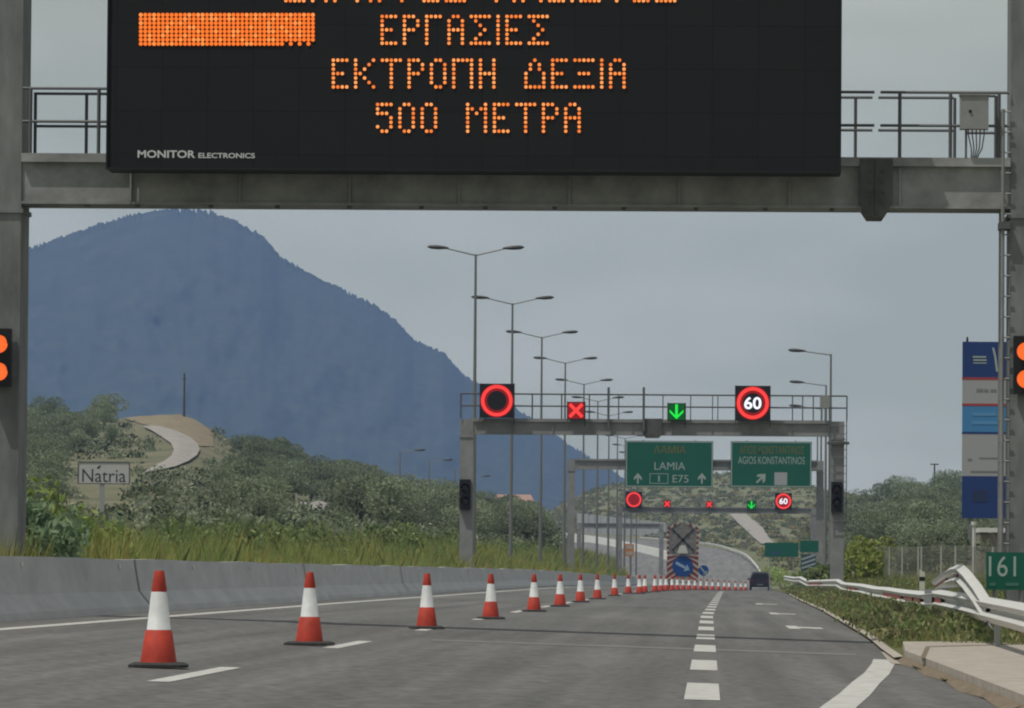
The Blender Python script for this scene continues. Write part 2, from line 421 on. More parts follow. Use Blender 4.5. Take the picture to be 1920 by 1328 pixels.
# right shoulder: concrete pad with kerb face, dirt at its foot
def on_plane(u, v, h):
    Y = 60.0
    for _ in range(60):
        r = M_C2W @ Vector(((u - 960) / F, -(v - 664) / F, -1.0)); p = at(u, v, Y)
        Y = 0.5 * Y + 0.5 * (zr(p.x, Y) + h - CAM.z) / (r.z / r.y)
    return at(u, v, Y)
A_ = on_plane(1693, 1203, 0.12); B_ = on_plane(1697, 1220, 0.12); C_ = on_plane(1921, 1304, 0.12)
D_ = C_ + (C_ - B_) * 0.6; E_ = Vector((6.5, D_.y, C_.z - 0.1)); G_ = on_plane(1990, 1201, 0.12)
poly = [A_, B_, C_, D_, E_, G_]
mb = MB()
n = len(poly)
mb.v = [tuple(p) for p in poly] + [(p.x, p.y, p.z - 0.35) for p in poly]
mb.f = [tuple(range(n))] + [(k, n + k, n + (k + 1) % n, (k + 1) % n) for k in range(n)]; mb.m = [0] * len(mb.f)
struct(mb.build('pavement', M['pad']))
# dirt along the kerb's foot and the joints in the slab
mb = MB()
for a, b in ((B_, C_), (C_, D_)):
    for k in range(10):
        p = a.lerp(b, k / 10); q = a.lerp(b, (k + 1) / 10)
        w0 = 0.10 + 0.05 * math.sin(k * 2.1); w1 = 0.10 + 0.05 * math.sin((k + 1) * 2.1)
        mb.add([(p.x - w0, p.y, zr(p.x, p.y) + .006), (p.x - .005, p.y, zr(p.x, p.y) + .055), (q.x - .005, q.y, zr(q.x, q.y) + .055), (q.x - w1, q.y, zr(q.x, q.y) + .006)], [(0, 1, 2, 3)])
struct(mb.build('kerb_dirt', M['dirt']))
mb = MB()
J1 = on_plane(1730, 1234, 0.123); J2 = on_plane(1740, 1212, 0.123); J3 = on_plane(1990, 1205, 0.123)
for a, b, w in ((J1, J2, 0.025), (J2, J3, 0.5)):
    if w < .1: mb.add([(a.x - w, a.y, a.z), (a.x + w, a.y, a.z), (b.x + w, b.y, b.z), (b.x - w, b.y, b.z)], [(0, 1, 2, 3)])
    else: mb.add([(a.x, a.y - w, a.z), (b.x, b.y - w, b.z), (b.x, b.y + w * .2, b.z), (a.x, a.y + w * .2, a.z)], [(0, 1, 2, 3)])
struct(mb.build('slab_joint', M['dirt']))

# right verge, rising a little from the road edge
def zv(X, Y):
    e = lerp_list(EDGE_R, Y); d = max(0, X - e)
    return zr(e, Y) + 0.02 + 0.10 * min(d, 4) * (0.12 + .88 * sstep(66, 92, Y)) + 0.25 * sstep(100, 220, Y) * sstep(0.6, 3.5, d)
mb = MB(); VY = list(np.arange(50, 566, 4.0)); VD = [0.0, .4, .9, 1.8, 3.2, 6, 12, 30]
for Y in VY:
    for d in VD: X = lerp_list(EDGE_R, Y) + d; mb.v.append((X, Y, zv(X, Y) if d < 29 else zbase(X, Y)))
nv = len(VD)
for j in range(len(VY) - 1):
    for i in range(nv - 1): mb.f.append((j * nv + i, j * nv + i + 1, (j + 1) * nv + i + 1, (j + 1) * nv + i)); mb.m.append(0)
struct(mb.build('verge', M['ground'], smooth=True))
# the pale concrete channel along the road edge
mb = MB()
CH = [(62, 1.98), (70, 2.08), (86, 2.33), (118, 2.62), (150, 2.93), (220, 3.38), (300, 4.1)]
for (y0, x0), (y1, x1) in zip(CH, CH[1:]):
    mb.add([(x0 + .03, y0, zr(x0, y0) + .035), (x0 + .13, y0, zr(x0, y0) + .05), (x1 + .13, y1, zr(x1, y1) + .05), (x1 + .03, y1, zr(x1, y1) + .035)], [(0, 1, 2, 3)])
mb.add([(x, y, zr(x, y) + .008) for x, y in ((1.90, 59.5), (2.28, 59.0), (2.30, 66), (2.08, 69), (1.98, 64))], [(0, 1, 2, 3, 4)])
struct(mb.build('kerb', M['pad']))
# median strip left of the barrier
def zm(X, Y): return zr(-9.5, Y) + 0.15 + (0.75 * sstep(95, 260, Y) + 0.8 * sstep(300, 500, Y)) * min(1, max(0, (-9.3 - X) / 1.6)) + 0.02 * min(6, max(0, -9.6 - X))
mb = MB(); MX = [-9.25, -10.9, -13, -16, -20]
for Y in YS:
    for X in MX: mb.v.append((X + xc(Y), Y, zm(X, Y)))
for j in range(len(YS) - 1):
    for i in range(4): mb.f.append((j * 5 + i + 1, j * 5 + i, (j + 1) * 5 + i, (j + 1) * 5 + i + 1)); mb.m.append(0)
struct(mb.build('median', M['ground'], smooth=True))

# hills, lofted between a foot line and a ridge line
class Hill:
    def __init__(self, name, ridge, foot, m, back=150, seed=1):
        self.r = ridge; self.ft = foot
        us = np.arange(ridge[0][0], ridge[-1][0] + 1, 16.0); ts = np.linspace(0, 1, 26)
        mb = MB(); nt_ = len(ts) + 3
        for u in us:
            q = self.pt(u, 0.0); mb.v.append((q.x, q.y - 2.0, -7.0))
            for t in ts: mb.v.append(tuple(self.pt(u, t)))
            top = self.pt(u, 1.0)
            mb.v.append((top.x, top.y + back * .4, top.z - 2.0)); mb.v.append((top.x, top.y + back, -6.0))
        for i in range(len(us) - 1):
            for j in range(nt_ - 1): mb.f.append((i * nt_ + j, (i + 1) * nt_ + j, (i + 1) * nt_ + j + 1, i * nt_ + j + 1)); mb.m.append(0)
        self.o = struct(mb.build(name, m, smooth=True))
    def vr(self, u): return lerp_list([(a, b) for a, b, c in self.r], u)
    def vf(self, u): return lerp_list([(a, b) for a, b, c in self.ft], u)
    def pt(self, u, t):
        Yr = lerp_list([(a, c) for a, b, c in self.r], u); Yf = lerp_list([(a, c) for a, b, c in self.ft], u)
        v = self.vf(u) + (self.vr(u) - self.vf(u)) * t
        return at(u, v, Yf + (Yr - Yf) * t + 6 * math.sin(u * .021 + t * 5) * t * (1 - t))
    def at(self, u, v):
        t = (v - self.vf(u)) / (self.vr(u) - self.vf(u)); return self.pt(u, min(1, max(0, t)))

left_hill = Hill('hill', [(-160, 830, 640), (0, 806, 660), (60, 790, 670), (180, 788, 690), (240, 784, 700), (340, 776, 700), (400, 806, 690), (450, 836, 680), (560, 878, 660), (680, 916, 640), (800, 948, 620), (870, 966, 610), (960, 984, 600), (1060, 1010, 590)],
                 [(-160, 1012, 250), (400, 1008, 260), (800, 1020, 300), (1060, 1040, 420)], M['hill'])
right_hill = Hill('hill', [(1488, 1084, 640), (1500, 1050, 700), (1515, 1006, 750), (1530, 980, 760), (1545, 962, 760), (1600, 944, 760), (1640, 936, 760), (1700, 928, 760), (1760, 924, 760), (1850, 926, 760), (1950, 930, 760), (2120, 950, 760)],
                  [(1488, 1090, 610), (1545, 1086, 530), (1600, 1074, 410), (1700, 1062, 300), (2120, 1060, 290)], M['hill'])
centre_hill = Hill('hill', [(900, 1000, 1500), (1000, 976, 1500), (1050, 948, 1500), (1085, 930, 1500), (1120, 917, 1500), (1160, 905, 1500), (1240, 897, 1480), (1350, 888, 1450), (1430, 893, 1400), (1500, 908, 1350), (1560, 920, 1300), (1640, 932, 1250), (1760, 950, 1200)],
                   [(900, 1010, 1260), (1010, 1006, 1240), (1150, 1010, 1200), (1250, 1020, 1100), (1345, 1030, 960), (1400, 1046, 860), (1440, 1072, 700), (1560, 1082, 600), (1760, 1084, 560)], M['hill_far'])

def hill_sheet(hill, name, outline, m, lift=0.35):
    """a patch of other ground on a hill; outline = rows of (u_left, u_right, v)"""
    mb = MB(); nseg = 6
    for (a, b, v) in outline:
        for k in range(nseg + 1):
            p = hill.at(a + (b - a) * k / nseg, v); q = (CAM - p).normalized()
            mb.v.append((p.x, p.y - lift * 1.5, p.z + lift * 0.25))
    for j in range(len(outline) - 1):
        for k in range(nseg): mb.f.append((j * (nseg + 1) + k, j * (nseg + 1) + k + 1, (j + 1) * (nseg + 1) + k + 1, (j + 1) * (nseg + 1) + k)); mb.m.append(0)
    for i_, q in enumerate(mb.v): mb.v[i_] = (q[0] + .35 * mnoise.noise(Vector(q) * .5), q[1], q[2] + .10 * mnoise.noise(Vector(q) * .8))
    return struct(mb.build(name, m, smooth=True))
hill_sheet(left_hill, 'earth_bank', [(372, 400, 838), (345, 398, 822), (318, 392, 808), (270, 380, 796), (232, 362, 786), (236, 335, 779)], M['red_earth'], 0.3)
hill_sheet(left_hill, 'dirt_track', [(272, 284, 888), (290, 330, 878), (310, 352, 868), (324, 368, 857), (328, 374, 846), (322, 370, 834), (308, 356, 822), (288, 334, 811), (268, 304, 802)], M['track'], 0.7)
hill_sheet(left_hill, 'dirt_track', [(588, 590, 974), (576, 612, 964), (566, 622, 955), (560, 618, 947)], M['track'], 1.0)
hill_sheet(centre_hill, 'dirt_track', [(1425, 1452, 1022), (1410, 1440, 1008), (1396, 1430, 994), (1382, 1416, 980), (1370, 1400, 968), (1372, 1392, 962)], M['track'], 1.0)

# the blue mountain
RIDGE = [(-420, 640), (-260, 590), (-100, 540), (0, 500), (45, 470), (100, 450), (160, 428), (220, 408), (280, 396), (350, 391), (400, 397), (440, 413), (490, 440), (510, 462), (522, 478), (560, 502), (620, 533), (700, 569), (740, 597), (775, 636), (830, 661), (870, 702), (900, 722), (960, 760), (1040, 815), (1080, 842), (1130, 871), (1165, 895), (1250, 930), (1400, 985), (1500, 1010)]
us = np.arange(-420, 1501, 2.5); ts = np.linspace(0, 1, 80)
def hnoise(a, b):
    return math.sin(a * 1.0 + 2.1 * math.sin(b * .7)) * math.cos(b * 1.3 + 1.7 * math.sin(a * .6))
mb = MB()
rj = rng.normal(0, 1, len(us))
for i, u in enumerate(us):
    vrid = lerp_list(RIDGE, u) + 1.6 * hnoise(u * .06, 3)
    bump = 2.6 * rj[i] * (0.4 + 0.6 * abs(math.sin(u * .021)))
    for t in ts:
        Y = 4300 + 1200 * t
        v = 1012 + (vrid - 1012) * (t ** 0.9) + (bump if t > .985 else 0)
        amp = 22 * math.sin(math.pi * min(1, t)) 
        Y += math.sin(math.pi * min(1, t * .96 + .02)) * 55 * mnoise.fractal(Vector((u * .012, v * .012, 3.7)), 1.0, 2.0, 3)
        mb.v.append(tuple(at(u, v, Y)))
    p = at(u, vrid, 5500); mb.v.append((p.x, 5740, -5.0))
nt_ = len(ts) + 1
for i in range(len(us) - 1):
    for j in range(nt_ - 1): mb.f.append((i * nt_ + j, (i + 1) * nt_ + j, (i + 1) * nt_ + j + 1, i * nt_ + j + 1)); mb.m.append(0)
struct(mb.build('mountain', M['mountain'], smooth=True))

# air: one even box of haze round everything
mb = MB().box(-1500, 1500, -60, 5760, -8, 366)
hz = mb.build('haze', None if False else mat('haze_unused', (1, 1, 1)))
hm = bpy.data.materials.new('haze_air'); hm.use_nodes = True
hn = hm.node_tree.nodes; hn.clear(); ho = hn.new('ShaderNodeOutputMaterial'); hv = hn.new('ShaderNodeVolumePrincipled')
hv.inputs['Color'].default_value = (0.325, 0.515, 1.0, 1); hv.inputs['Density'].default_value = 0.0001; hv.inputs['Anisotropy'].default_value = 0.0
hm.node_tree.links.new(hv.outputs[0], ho.inputs['Volume'])
hz.data.materials.clear(); hz.data.materials.append(hm); tag(hz, kind='stuff', label='thin blue haze filling the air towards the mountain', cat='haze')

# ------------------------------------------------------------------ foliage meshes
def soup(name, verts, nper, cols, m):
    """verts (N*nper, 3) -> N loose polygons with a colour attribute"""
    N = len(verts) // nper
    me = bpy.data.meshes.new(name)
    me.vertices.add(len(verts)); me.vertices.foreach_set('co', np.asarray(verts, np.float32).ravel())
    me.loops.add(N * nper); me.loops.foreach_set('vertex_index', np.arange(N * nper, dtype=np.int32))
    me.polygons.add(N); me.polygons.foreach_set('loop_start', np.arange(0, N * nper, nper, dtype=np.int32))
    a = me.attributes.new('Col', 'FLOAT_COLOR', 'POINT')
    c4 = np.ones((len(verts), 4), np.float32); c4[:, :3] = np.repeat(np.asarray(cols), nper, axis=0); a.data.foreach_set('color', c4.ravel())
    me.materials.append(m); me.update(calc_edges=True)
    return me
def leaf_quads(cen, size, cols, flat=0.0):
    N = len(cen)
    a = rng.normal(size=(N, 3)); a[:, 2] *= (1 - flat); a /= np.linalg.norm(a, axis=1, keepdims=True)
    b = rng.normal(size=(N, 3)); b -= a * (a * b).sum(1, keepdims=True); b /= np.linalg.norm(b, axis=1, keepdims=True)
    s = size[:, None]
    q = np.stack([cen - a * s, cen - b * s * .45 , cen + a * s, cen + b * s * .45], 1)
    return q.reshape(-1, 3), cols
def pal(N, cols, jit=0.18):
    c = np.array(cols)[rng.integers(0, len(cols), N)]
    return np.clip(c * (1 + rng.normal(0, jit, (N, 1))), 0.005, 0.6)
OLIVE = [(0.193, 0.228, 0.138), (0.159, 0.195, 0.11), (0.244, 0.276, 0.18), (0.125, 0.157, 0.085), (0.277, 0.305, 0.211)]
def crown_pts(N, rx, rz, zc, nl, seed):
    g = np.random.default_rng(seed)
    lob = g.normal(size=(nl, 3)); lob /= np.linalg.norm(lob, axis=1, keepdims=True); lob *= g.uniform(.35, .85, (nl, 1)); lob *= np.array([rx, rx, rz]); lob[:, 2] += zc
    rad = g.uniform(.38, .62, nl) * rx
    k = g.integers(0, nl, N); d = g.normal(size=(N, 3)); d /= np.linalg.norm(d, axis=1, keepdims=True)
    r = rad[k] * g.uniform(.45, 1.0, N) ** .5
    p = lob[k] + d * r[:, None] * np.array([1, 1, .78]); p[:, 2] = np.maximum(p[:, 2], 0.35)
    return p, lob
def make_tree(name, label, cat, group, N, rx, rz, zc, nl, seed, cols, leaf, trunk_h):
    p, lob = crown_pts(N, rx, rz, zc, nl, seed)
    v, c = leaf_quads(p, rng.uniform(.6, 1.3, N) * leaf, pal(N, cols))
    t = thing(name, label, cat, (0, 0, -500), group)
    o = bpy.data.objects.new('crown', soup('crown', v, 4, c, M['leaf'])); COL.objects.link(o); o.parent = t
    mb = MB(); mb.bar((0, 0, -.4), (0.05, 0, trunk_h), .2, .14, 7)
    for q in lob[:5]: mb.bar((0.05, 0, trunk_h * .95), tuple(q * np.array([.8, .8, .9])), .10, .03, 5)
    mb.build('trunk', M['bark'], org=(0, 0, 0)).parent = t
    return t

TREES = []
for s in range(5):
    TREES.append(make_tree('olive_tree', 'x', 'tree', 'x', 2300, 2.3 + .25 * (s % 3), 1.4 + .2 * (s % 2), 2.3, 8 + s % 3, 40 + s, OLIVE, 0.14, 1.3))
used = [False] * 5
def place_tree(p, sc, label, group):
    k = random.randrange(5); t = TREES[k]
    if not used[k]:
        used[k] = True; t.location = p; t.rotation_euler = (0, 0, random.uniform(0, 6.28)); t.scale = (sc, sc, sc * random.uniform(.85, 1.1)); t['label'] = label; t['group'] = group; return t
    return dup(t, p, label, random.uniform(0, 6.28), (sc, sc, sc * random.uniform(.85, 1.1)), group)

def inpoly(u, v, P):
    c = False; j = len(P) - 1
    for i in range(len(P)):
        if (P[i][1] > v) != (P[j][1] > v) and u < (P[j][0] - P[i][0]) * (v - P[i][1]) / (P[j][1] - P[i][1]) + P[i][0]: c = not c
        j = i
    return c
CLEAR = [(228, 776), (345, 768), (402, 800), (405, 850), (385, 885), (275, 892), (262, 880), (300, 840), (250, 812)]
CLEAR2 = [(562, 946), (592, 946), (622, 947), (616, 958), (598, 966), (588, 974), (574, 962)]
def scatter(hill, u0, u1, n, mind, clear, tmin, tmax, sc=.75):
    pts = []; tries = 0
    while len(pts) < n and tries < 40000:
        tries += 1
        u = random.uniform(u0, u1); t = random.uniform(tmin, tmax) ** 1.0
        p = hill.pt(u, t); uu, vv = project(p)
        hp = 4.2 * sc * F / p.y
        if any(inpoly(uu + du, vv - f * hp, c) for c in clear for f in (0, .45, .95) for du in (-.4 * hp, 0, .4 * hp)): continue
        if any(uu - .5 * hp < cu < uu + .5 * hp and vv - hp < cv < vv for c in clear for cu, cv in c + [(sum(a for a, b in c) / len(c), sum(b for a, b in c) / len(c))]): continue
        if all((p.x - q.x) ** 2 + ((p.y - q.y) * .25) ** 2 > mind * mind for q in pts): pts.append(p)
    return pts
BILL = [(140, 862), (250, 862), (250, 968), (140, 968)]
LT = scatter(left_hill, -20, 1010, 215, 1.9, [CLEAR, CLEAR2, BILL], 0.10, 1.0)
for p in LT:
    u, v = project(p)
    if u < 260: lb, gp = 'grey-green olive tree in the dense grove left of the curving dirt track', 'olive trees left of the dirt track'
    elif u < 640: lb, gp = 'grey-green olive tree on the slope between the curving dirt track and the low pale clearing', 'olive trees right of the dirt track'
    else: lb, gp = 'grey-green olive tree on the low tail of the hill falling towards the street lamps', 'olive trees on the tail of the hill'
    place_tree(p, random.uniform(.55, .9), lb, gp)
RT = scatter(right_hill, 1560, 1960, 84, 1.9, [], 0.12, 1.0)
for p in RT:
    place_tree(p, random.uniform(.6, .95), 'grey-green olive tree on the wooded hillside behind the tall totem sign and fence', 'olive trees on the right hillside')

# scrub on the slopes (nobody could count it)
def scrub(name, hill, u0, u1, n, cols, leaf, clear, label):
    C_, K = [], []
    for _ in range(n):
        u = random.uniform(u0, u1); t = random.uniform(0, 1); p = hill.pt(u, t); uu, vv = project(p)
        if any(inpoly(uu, vv, c) for c in clear): continue
        r = random.uniform(.5, 1.5); k = 50
        d = rng.normal(size=(k, 3)); d /= np.linalg.norm(d, axis=1, keepdims=True); d *= r * rng.uniform(.5, 1, (k, 1)); d[:, 2] = np.abs(d[:, 2]) * .75
        C_.append(np.array(p) + d); cc = np.array(cols[random.randrange(len(cols))]); K.append(np.clip(cc * (1 + rng.normal(0, .2, (k, 1))), .004, .5))
    C_ = np.concatenate(C_); K = np.concatenate(K)
    v, c = leaf_quads(C_, rng.uniform(.6, 1.3, len(C_)) * leaf, K)
    o = bpy.data.objects.new(name, soup(name, v, 4, c, M['blade'])); COL.objects.link(o)
    return tag(o, label, 'scrub', kind='stuff')
SC = OLIVE + [(0.05, 0.065, 0.035), (0.10, 0.115, 0.05)]
scrub('hill_scrub', left_hill, -60, 1050, 1700, SC, 0.18, [CLEAR, CLEAR2, BILL], 'low grey-green scrub between the olive trees on the left hill')
scrub('hill_scrub', right_hill, 1510, 2000, 1100, SC, 0.2, [], 'low scrub between the olive trees on the right hillside')
PATHC = [(1362, 955), (1400, 955), (1462, 1030), (1420, 1030)]
scrub('hill_scrub', centre_hill, 960, 1640, 2000, [(0.16, 0.185, 0.10), (0.14, 0.17, 0.085), (0.21, 0.215, 0.10), (0.27, 0.245, 0.10), (0.20, 0.185, 0.135)], 0.26, [PATHC], 'sparse green and yellow scrub on the hillside behind the gantries')

# grass
def blades(name, P, h, w, cols, label, lean=.22, m='blade'):
    N = len(P); th = rng.uniform(0, math.pi, N)
    dx = np.stack([np.cos(th), np.sin(th), np.zeros(N)], 1) * w[:, None] * .5
    ln = rng.normal(0, lean, (N, 2)) * h[:, None]
    tip = P + np.stack([ln[:, 0], ln[:, 1], h], 1)
    mid = P + np.stack([ln[:, 0] * .3, ln[:, 1] * .3, h * .55], 1)
    v = np.stack([P - dx, P + dx, mid + dx * .8, tip, mid - dx * .8], 1).reshape(-1, 3)
    o = bpy.data.objects.new(name, soup(name, v, 5, cols, M[m])); COL.objects.link(o)
    return tag(o, label, 'grass', kind='stuff')
N = 110000
Yg = 62 * (556 / 62) ** rng.uniform(0, 1, N); Xg = -9.35 - rng.uniform(0, 1, N) ** 1.3 * 4.5
xcv = np.maximum(0, Yg - 120) * .0037
Zg = np.array([zm(a, b) for a, b in zip(Xg, Yg)])
d_ = (-9.35 - Xg)
hg = (0.62 + 0.12 * np.minimum(d_, 3)) * rng.uniform(.45, 1.25, N) * (1 + .25 * np.sin(Yg * .5) * np.sin(Yg * .13 + Xg))
patch = np.array([mnoise.noise(Vector((a * .9, b * .22, 0))) for a, b in zip(Xg, Yg)])
hg = np.maximum(hg * (.82 + .75 * patch) + .22, .16)
patch2 = np.array([mnoise.noise(Vector((a * .5, b * .09, 7))) for a, b in zip(Xg, Yg)])
yel = (rng.uniform(0, 1, N) < (0.60 - .15 * d_ + .7 * patch2))[:, None]
cg = np.where(yel, pal(N, [(0.409, 0.38, 0.111), (0.348, 0.356, 0.097), (0.454, 0.38, 0.149), (0.258, 0.3, 0.089)]), pal(N, [(0.211, 0.301, 0.097), (0.169, 0.255, 0.082), (0.288, 0.365, 0.121), (0.236, 0.255, 0.114)]))
blades('median_grass', np.stack([Xg + xcv, Yg, Zg], 1), hg, 0.007 + .00008 * Yg, cg, 'tall yellow-green grass growing behind the concrete barrier')
N = 90000
Yg = 62.5 * (380 / 62.5) ** rng.uniform(0, 1, N); eg = np.array([lerp_list(EDGE_R, y) for y in Yg]); dd = rng.uniform(0.0, 1, N) ** 1.25 * 7.5
Xg = eg + .12 + dd
Zg = np.array([zv(a, b) for a, b in zip(Xg, Yg)])
vp = np.array([mnoise.noise(Vector((a * .8, b * .16, 3))) for a, b in zip(Xg, Yg)])
hg = rng.uniform(.10, .38, N) * np.clip(.85 + 1.3 * vp, .25, 1.7) * (0.55 + .5 * np.minimum(dd, 1.5) / 1.5) * (1 + .5 * np.sin(Yg * .7 + Xg * 3))
cg = pal(N, [(0.211, 0.261, 0.097), (0.162, 0.22, 0.073), (0.308, 0.304, 0.121), (0.389, 0.338, 0.162), (0.179, 0.227, 0.082)])
ok = ~((Yg < A_.y + .3) & (Xg > 1.9) & (Yg < G_.y + .3))
blades('verge_grass', np.stack([Xg, Yg, Zg - .02], 1)[ok], np.maximum(hg, .08)[ok], (0.006 + .00008 * Yg)[ok], cg[ok], 'rough green and straw coloured grass on the verge under the guard rail')

# leafy weeds among the median grass
def weeds(name, n, fx, cols, leaf, hmax, label):
    C_, K = [], []
    for _ in range(n):
        Y = 70 * (550 / 70) ** random.random(); X, h = fx(Y); k = 34
        p = np.array([X + xc(Y), Y, zm(X, Y)]); h *= random.uniform(.5, 1.0) * (.85 + .6 * mnoise.noise(Vector((X * .6, Y * .12, 1))))
        d = rng.normal(size=(k, 3)) * np.array([.16, .16, 0]); d[:, 2] = rng.uniform(.05, 1, k) ** .7 * h
        cc = np.array(cols[random.randrange(len(cols))]); C_.append(p + d); K.append(np.clip(cc * (1 + rng.normal(0, .22, (k, 1))), .004, .5))
    C_ = np.concatenate(C_); K = np.concatenate(K)
    v, c = leaf_quads(C_, rng.uniform(.5, 1.4, len(C_)) * leaf, K, flat=-.8)
    o = bpy.data.objects.new(name, soup(name, v, 4, c, M['blade'])); COL.objects.link(o)
    return tag(o, label, 'weeds', kind='stuff')
WEED = [(0.192, 0.263, 0.102), (0.24, 0.312, 0.12), (0.132, 0.188, 0.072), (0.288, 0.325, 0.156), (0.204, 0.225, 0.12), (0.108, 0.15, 0.066)]
def fx1(Y):
    X = -9.75 - random.uniform(0, 1) ** .8 * 4.0
    return X, .50 + .26 * min(3.0, -9.7 - X)
weeds('median_weeds', 10500, fx1, WEED, .058, 1.3, 'leafy green weeds growing through the grass behind the concrete barrier')

C_, K = [], []
for _ in range(2600):
    Y = 72 * (380 / 72) ** random.random(); X = lerp_list(EDGE_R, Y) + .2 + 6 * random.random() ** 1.4; k = 26; h = random.uniform(.12, .42)
    d = rng.normal(size=(k, 3)) * np.array([.15, .15, 0]); d[:, 2] = rng.uniform(.03, 1, k) ** .7 * h
    cc = np.array(random.choice([(0.18, 0.23, 0.09), (0.13, 0.17, 0.07), (0.26, 0.24, 0.12), (0.21, 0.25, 0.10), (0.15, 0.14, 0.085)])); C_.append(np.array([X, Y, zv(X, Y)]) + d); K.append(np.clip(cc * (1 + rng.normal(0, .22, (k, 1))), .004, .5))
C_ = np.concatenate(C_); K = np.concatenate(K); v, c = leaf_quads(C_, rng.uniform(.5, 1.4, len(C_)) * .05, K, flat=-.8)
o = bpy.data.objects.new('verge_weeds', soup('verge_weeds', v, 4, c, M['blade'])); COL.objects.link(o); tag(o, 'low leafy weeds scattered through the verge under the guard rail', 'weeds', kind='stuff')

# individual shrubs
def shrub(name, label, cat, p, r, h, N, cols, leaf, group=None, seed=1, narrow=False):
    g = np.random.default_rng(seed); nl = 9
    lob = g.normal(size=(nl, 3)) * np.array([r * .45, r * .45, h * .2]) + np.array([0, 0, h * .58])
    k = g.integers(0, nl, N); d = g.normal(size=(N, 3)); d /= np.linalg.norm(d, axis=1, keepdims=True)
    q = lob[k] + d * (g.uniform(.3, 1, N) ** .5)[:, None] * np.array([r * .5, r * .5, h * .34]); q[:, 2] = np.clip(q[:, 2], .04, None)
    v, c = leaf_quads(q, g.uniform(.6, 1.3, N) * leaf, pal(N, cols), flat=-.6 if narrow else 0)
    t = thing(name, label, cat, p, group)
    o = bpy.data.objects.new('foliage', soup('foliage', v, 4, c, M['leaf'])); COL.objects.link(o); o.parent = t
    mb = MB()
    for q in lob[:6]: mb.bar((0, 0, -.1), tuple(q), .025, .01, 5)
    s = mb.build('stem', M['bark'], org=(0, 0, 0)); s.parent = t
    return t
BRIGHT = [(0.273, 0.374, 0.109), (0.218, 0.309, 0.091), (0.346, 0.427, 0.137)]
BLUEG = [(0.232, 0.326, 0.2), (0.18, 0.264, 0.149), (0.284, 0.38, 0.232)]
DKG = [(0.128, 0.184, 0.072), (0.176, 0.24, 0.088), (0.24, 0.296, 0.12), (0.104, 0.136, 0.064), (0.272, 0.304, 0.144)]
def on_median(u, Y, X=None):
    p = at(u, 1000, Y); return Vector((p.x, Y, zm(min(-9.6, p.x), Y)))
p = on_median(85, 92); shrub('shrub', 'tall bright green bush beside the left gantry column, under the shop hoarding', 'bush', p, 0.75, 1.5, 1500, BRIGHT, .09, seed=3)
p = on_median(62, 82); shrub('shrub', 'blue-green feathery bush right behind the concrete barrier at the left edge', 'bush', p, .55, 1.2, 1300, BLUEG, .10, seed=4, narrow=True)
p = on_median(120, 84); shrub('shrub', 'narrow dark green bush behind the barrier between the blue-green bush and the grass', 'bush', p, .26, 1.05, 700, DKG, .09, seed=5, narrow=True)
p = on_median(-5, 84); shrub('shrub', 'pale grey-green bush at the foot of the left gantry column', 'bush', p, .4, 1.0, 700, BLUEG, .09, seed=6, narrow=True)
OL = []
for s in range(3):
    OL.append(shrub('oleander_shrub', 'x', 'bush', (0, 0, -500), .95, 1.25, 1100, DKG, .10, 'oleander bushes along the median', seed=20 + s, narrow=True))
k = 0
for i in range(44):
    Y = 92 * (430 / 92) ** (i / 43) * random.uniform(.98, 1.02); X = -11.6 - random.uniform(0, 2.2) + xc(Y)
    u, v = project((X, Y, .5))
    loc = Vector((X, Y, zm(X, Y) - .05))
    lab = 'leafy dark green oleander in the row behind the median grass'
    sc = random.uniform(.72, 1.12)
    if k < 3: o = OL[k]; o.location = loc; o['label'] = lab; o.scale = (sc, sc, sc); k += 1
    else: o = dup(OL[i % 3], loc, lab, random.uniform(0, 6.28), (sc * random.uniform(.8, 1.3), sc, sc))
p = at(1637, 1066, 225); shrub('shrub', 'yellow-green bush behind the guard rail beside the middle gantry leg', 'bush', (p.x, 225, zv(p.x, 225)), 1.15, 1.75, 1500, [(0.27, 0.33, 0.08), (0.22, 0.28, 0.07), (0.32, 0.33, 0.11)], .13, seed=31)
for i, (u, Y, r, h, c, lb) in enumerate([(1560, 235, .9, 1.3, DKG, 'dark green bush behind the middle gantry leg at the guard rail'), (1470, 520, 2.2, 2.3, BRIGHT, 'bright green bush under the small green road sign beyond the dark car'), (1520, 330, 1.0, 1.3, DKG, 'low dark bush under the distant chevron sign panel'),
                                       (1705, 240, 1.3, 1.4, OLIVE, 'grey-green bush behind the first panels of the wire fence'), (1770, 230, 1.6, 1.7, OLIVE, 'grey bush behind the wire fence below the totem sign')]):
    p = at(u, 1070, Y); shrub('shrub', lb, 'bush', (p.x, Y, zv(p.x, Y) - .1), r, h, 1000, c, .14, seed=50 + i)

# ------------------------------------------------------------------ concrete barrier
mb = MB()
PROF = [(-8.47, 0.0), (-8.50, 0.10), (-8.68, 0.32), (-8.76, 0.80), (-8.98, 0.80), (-9.06, 0.32), (-9.24, 0.10), (-9.27, 0.0)]
BY = [46, 60] + list(np.arange(66, 556, 6.0))
for Y in BY:
    for i, (x, z) in enumerate(PROF):
        jit = 0.012 * math.sin(Y * 1.7) if i in (3, 4) else 0
        mb.v.append((x + xc(Y), Y, zr(-8.5, Y) + z + jit))
npf = len(PROF)
for j in range(len(BY) - 1):
    for i in range(npf - 1): mb.f.append((j * npf + i, j * npf + i + 1, (j + 1) * npf + i + 1, (j + 1) * npf + i)); mb.m.append(0)
mb.f.append(tuple(range(npf))); mb.m.append(0)
br = thing('concrete_barrier', 'long grey concrete safety barrier along the left edge of the road', 'barrier', (-8.87, 60, zr(-8.5, 60)))
mb.build('barrier_wall', M['concrete'], br)
bref = mat('barrier_reflector', (0.5, 0.5, 0.46), .4)
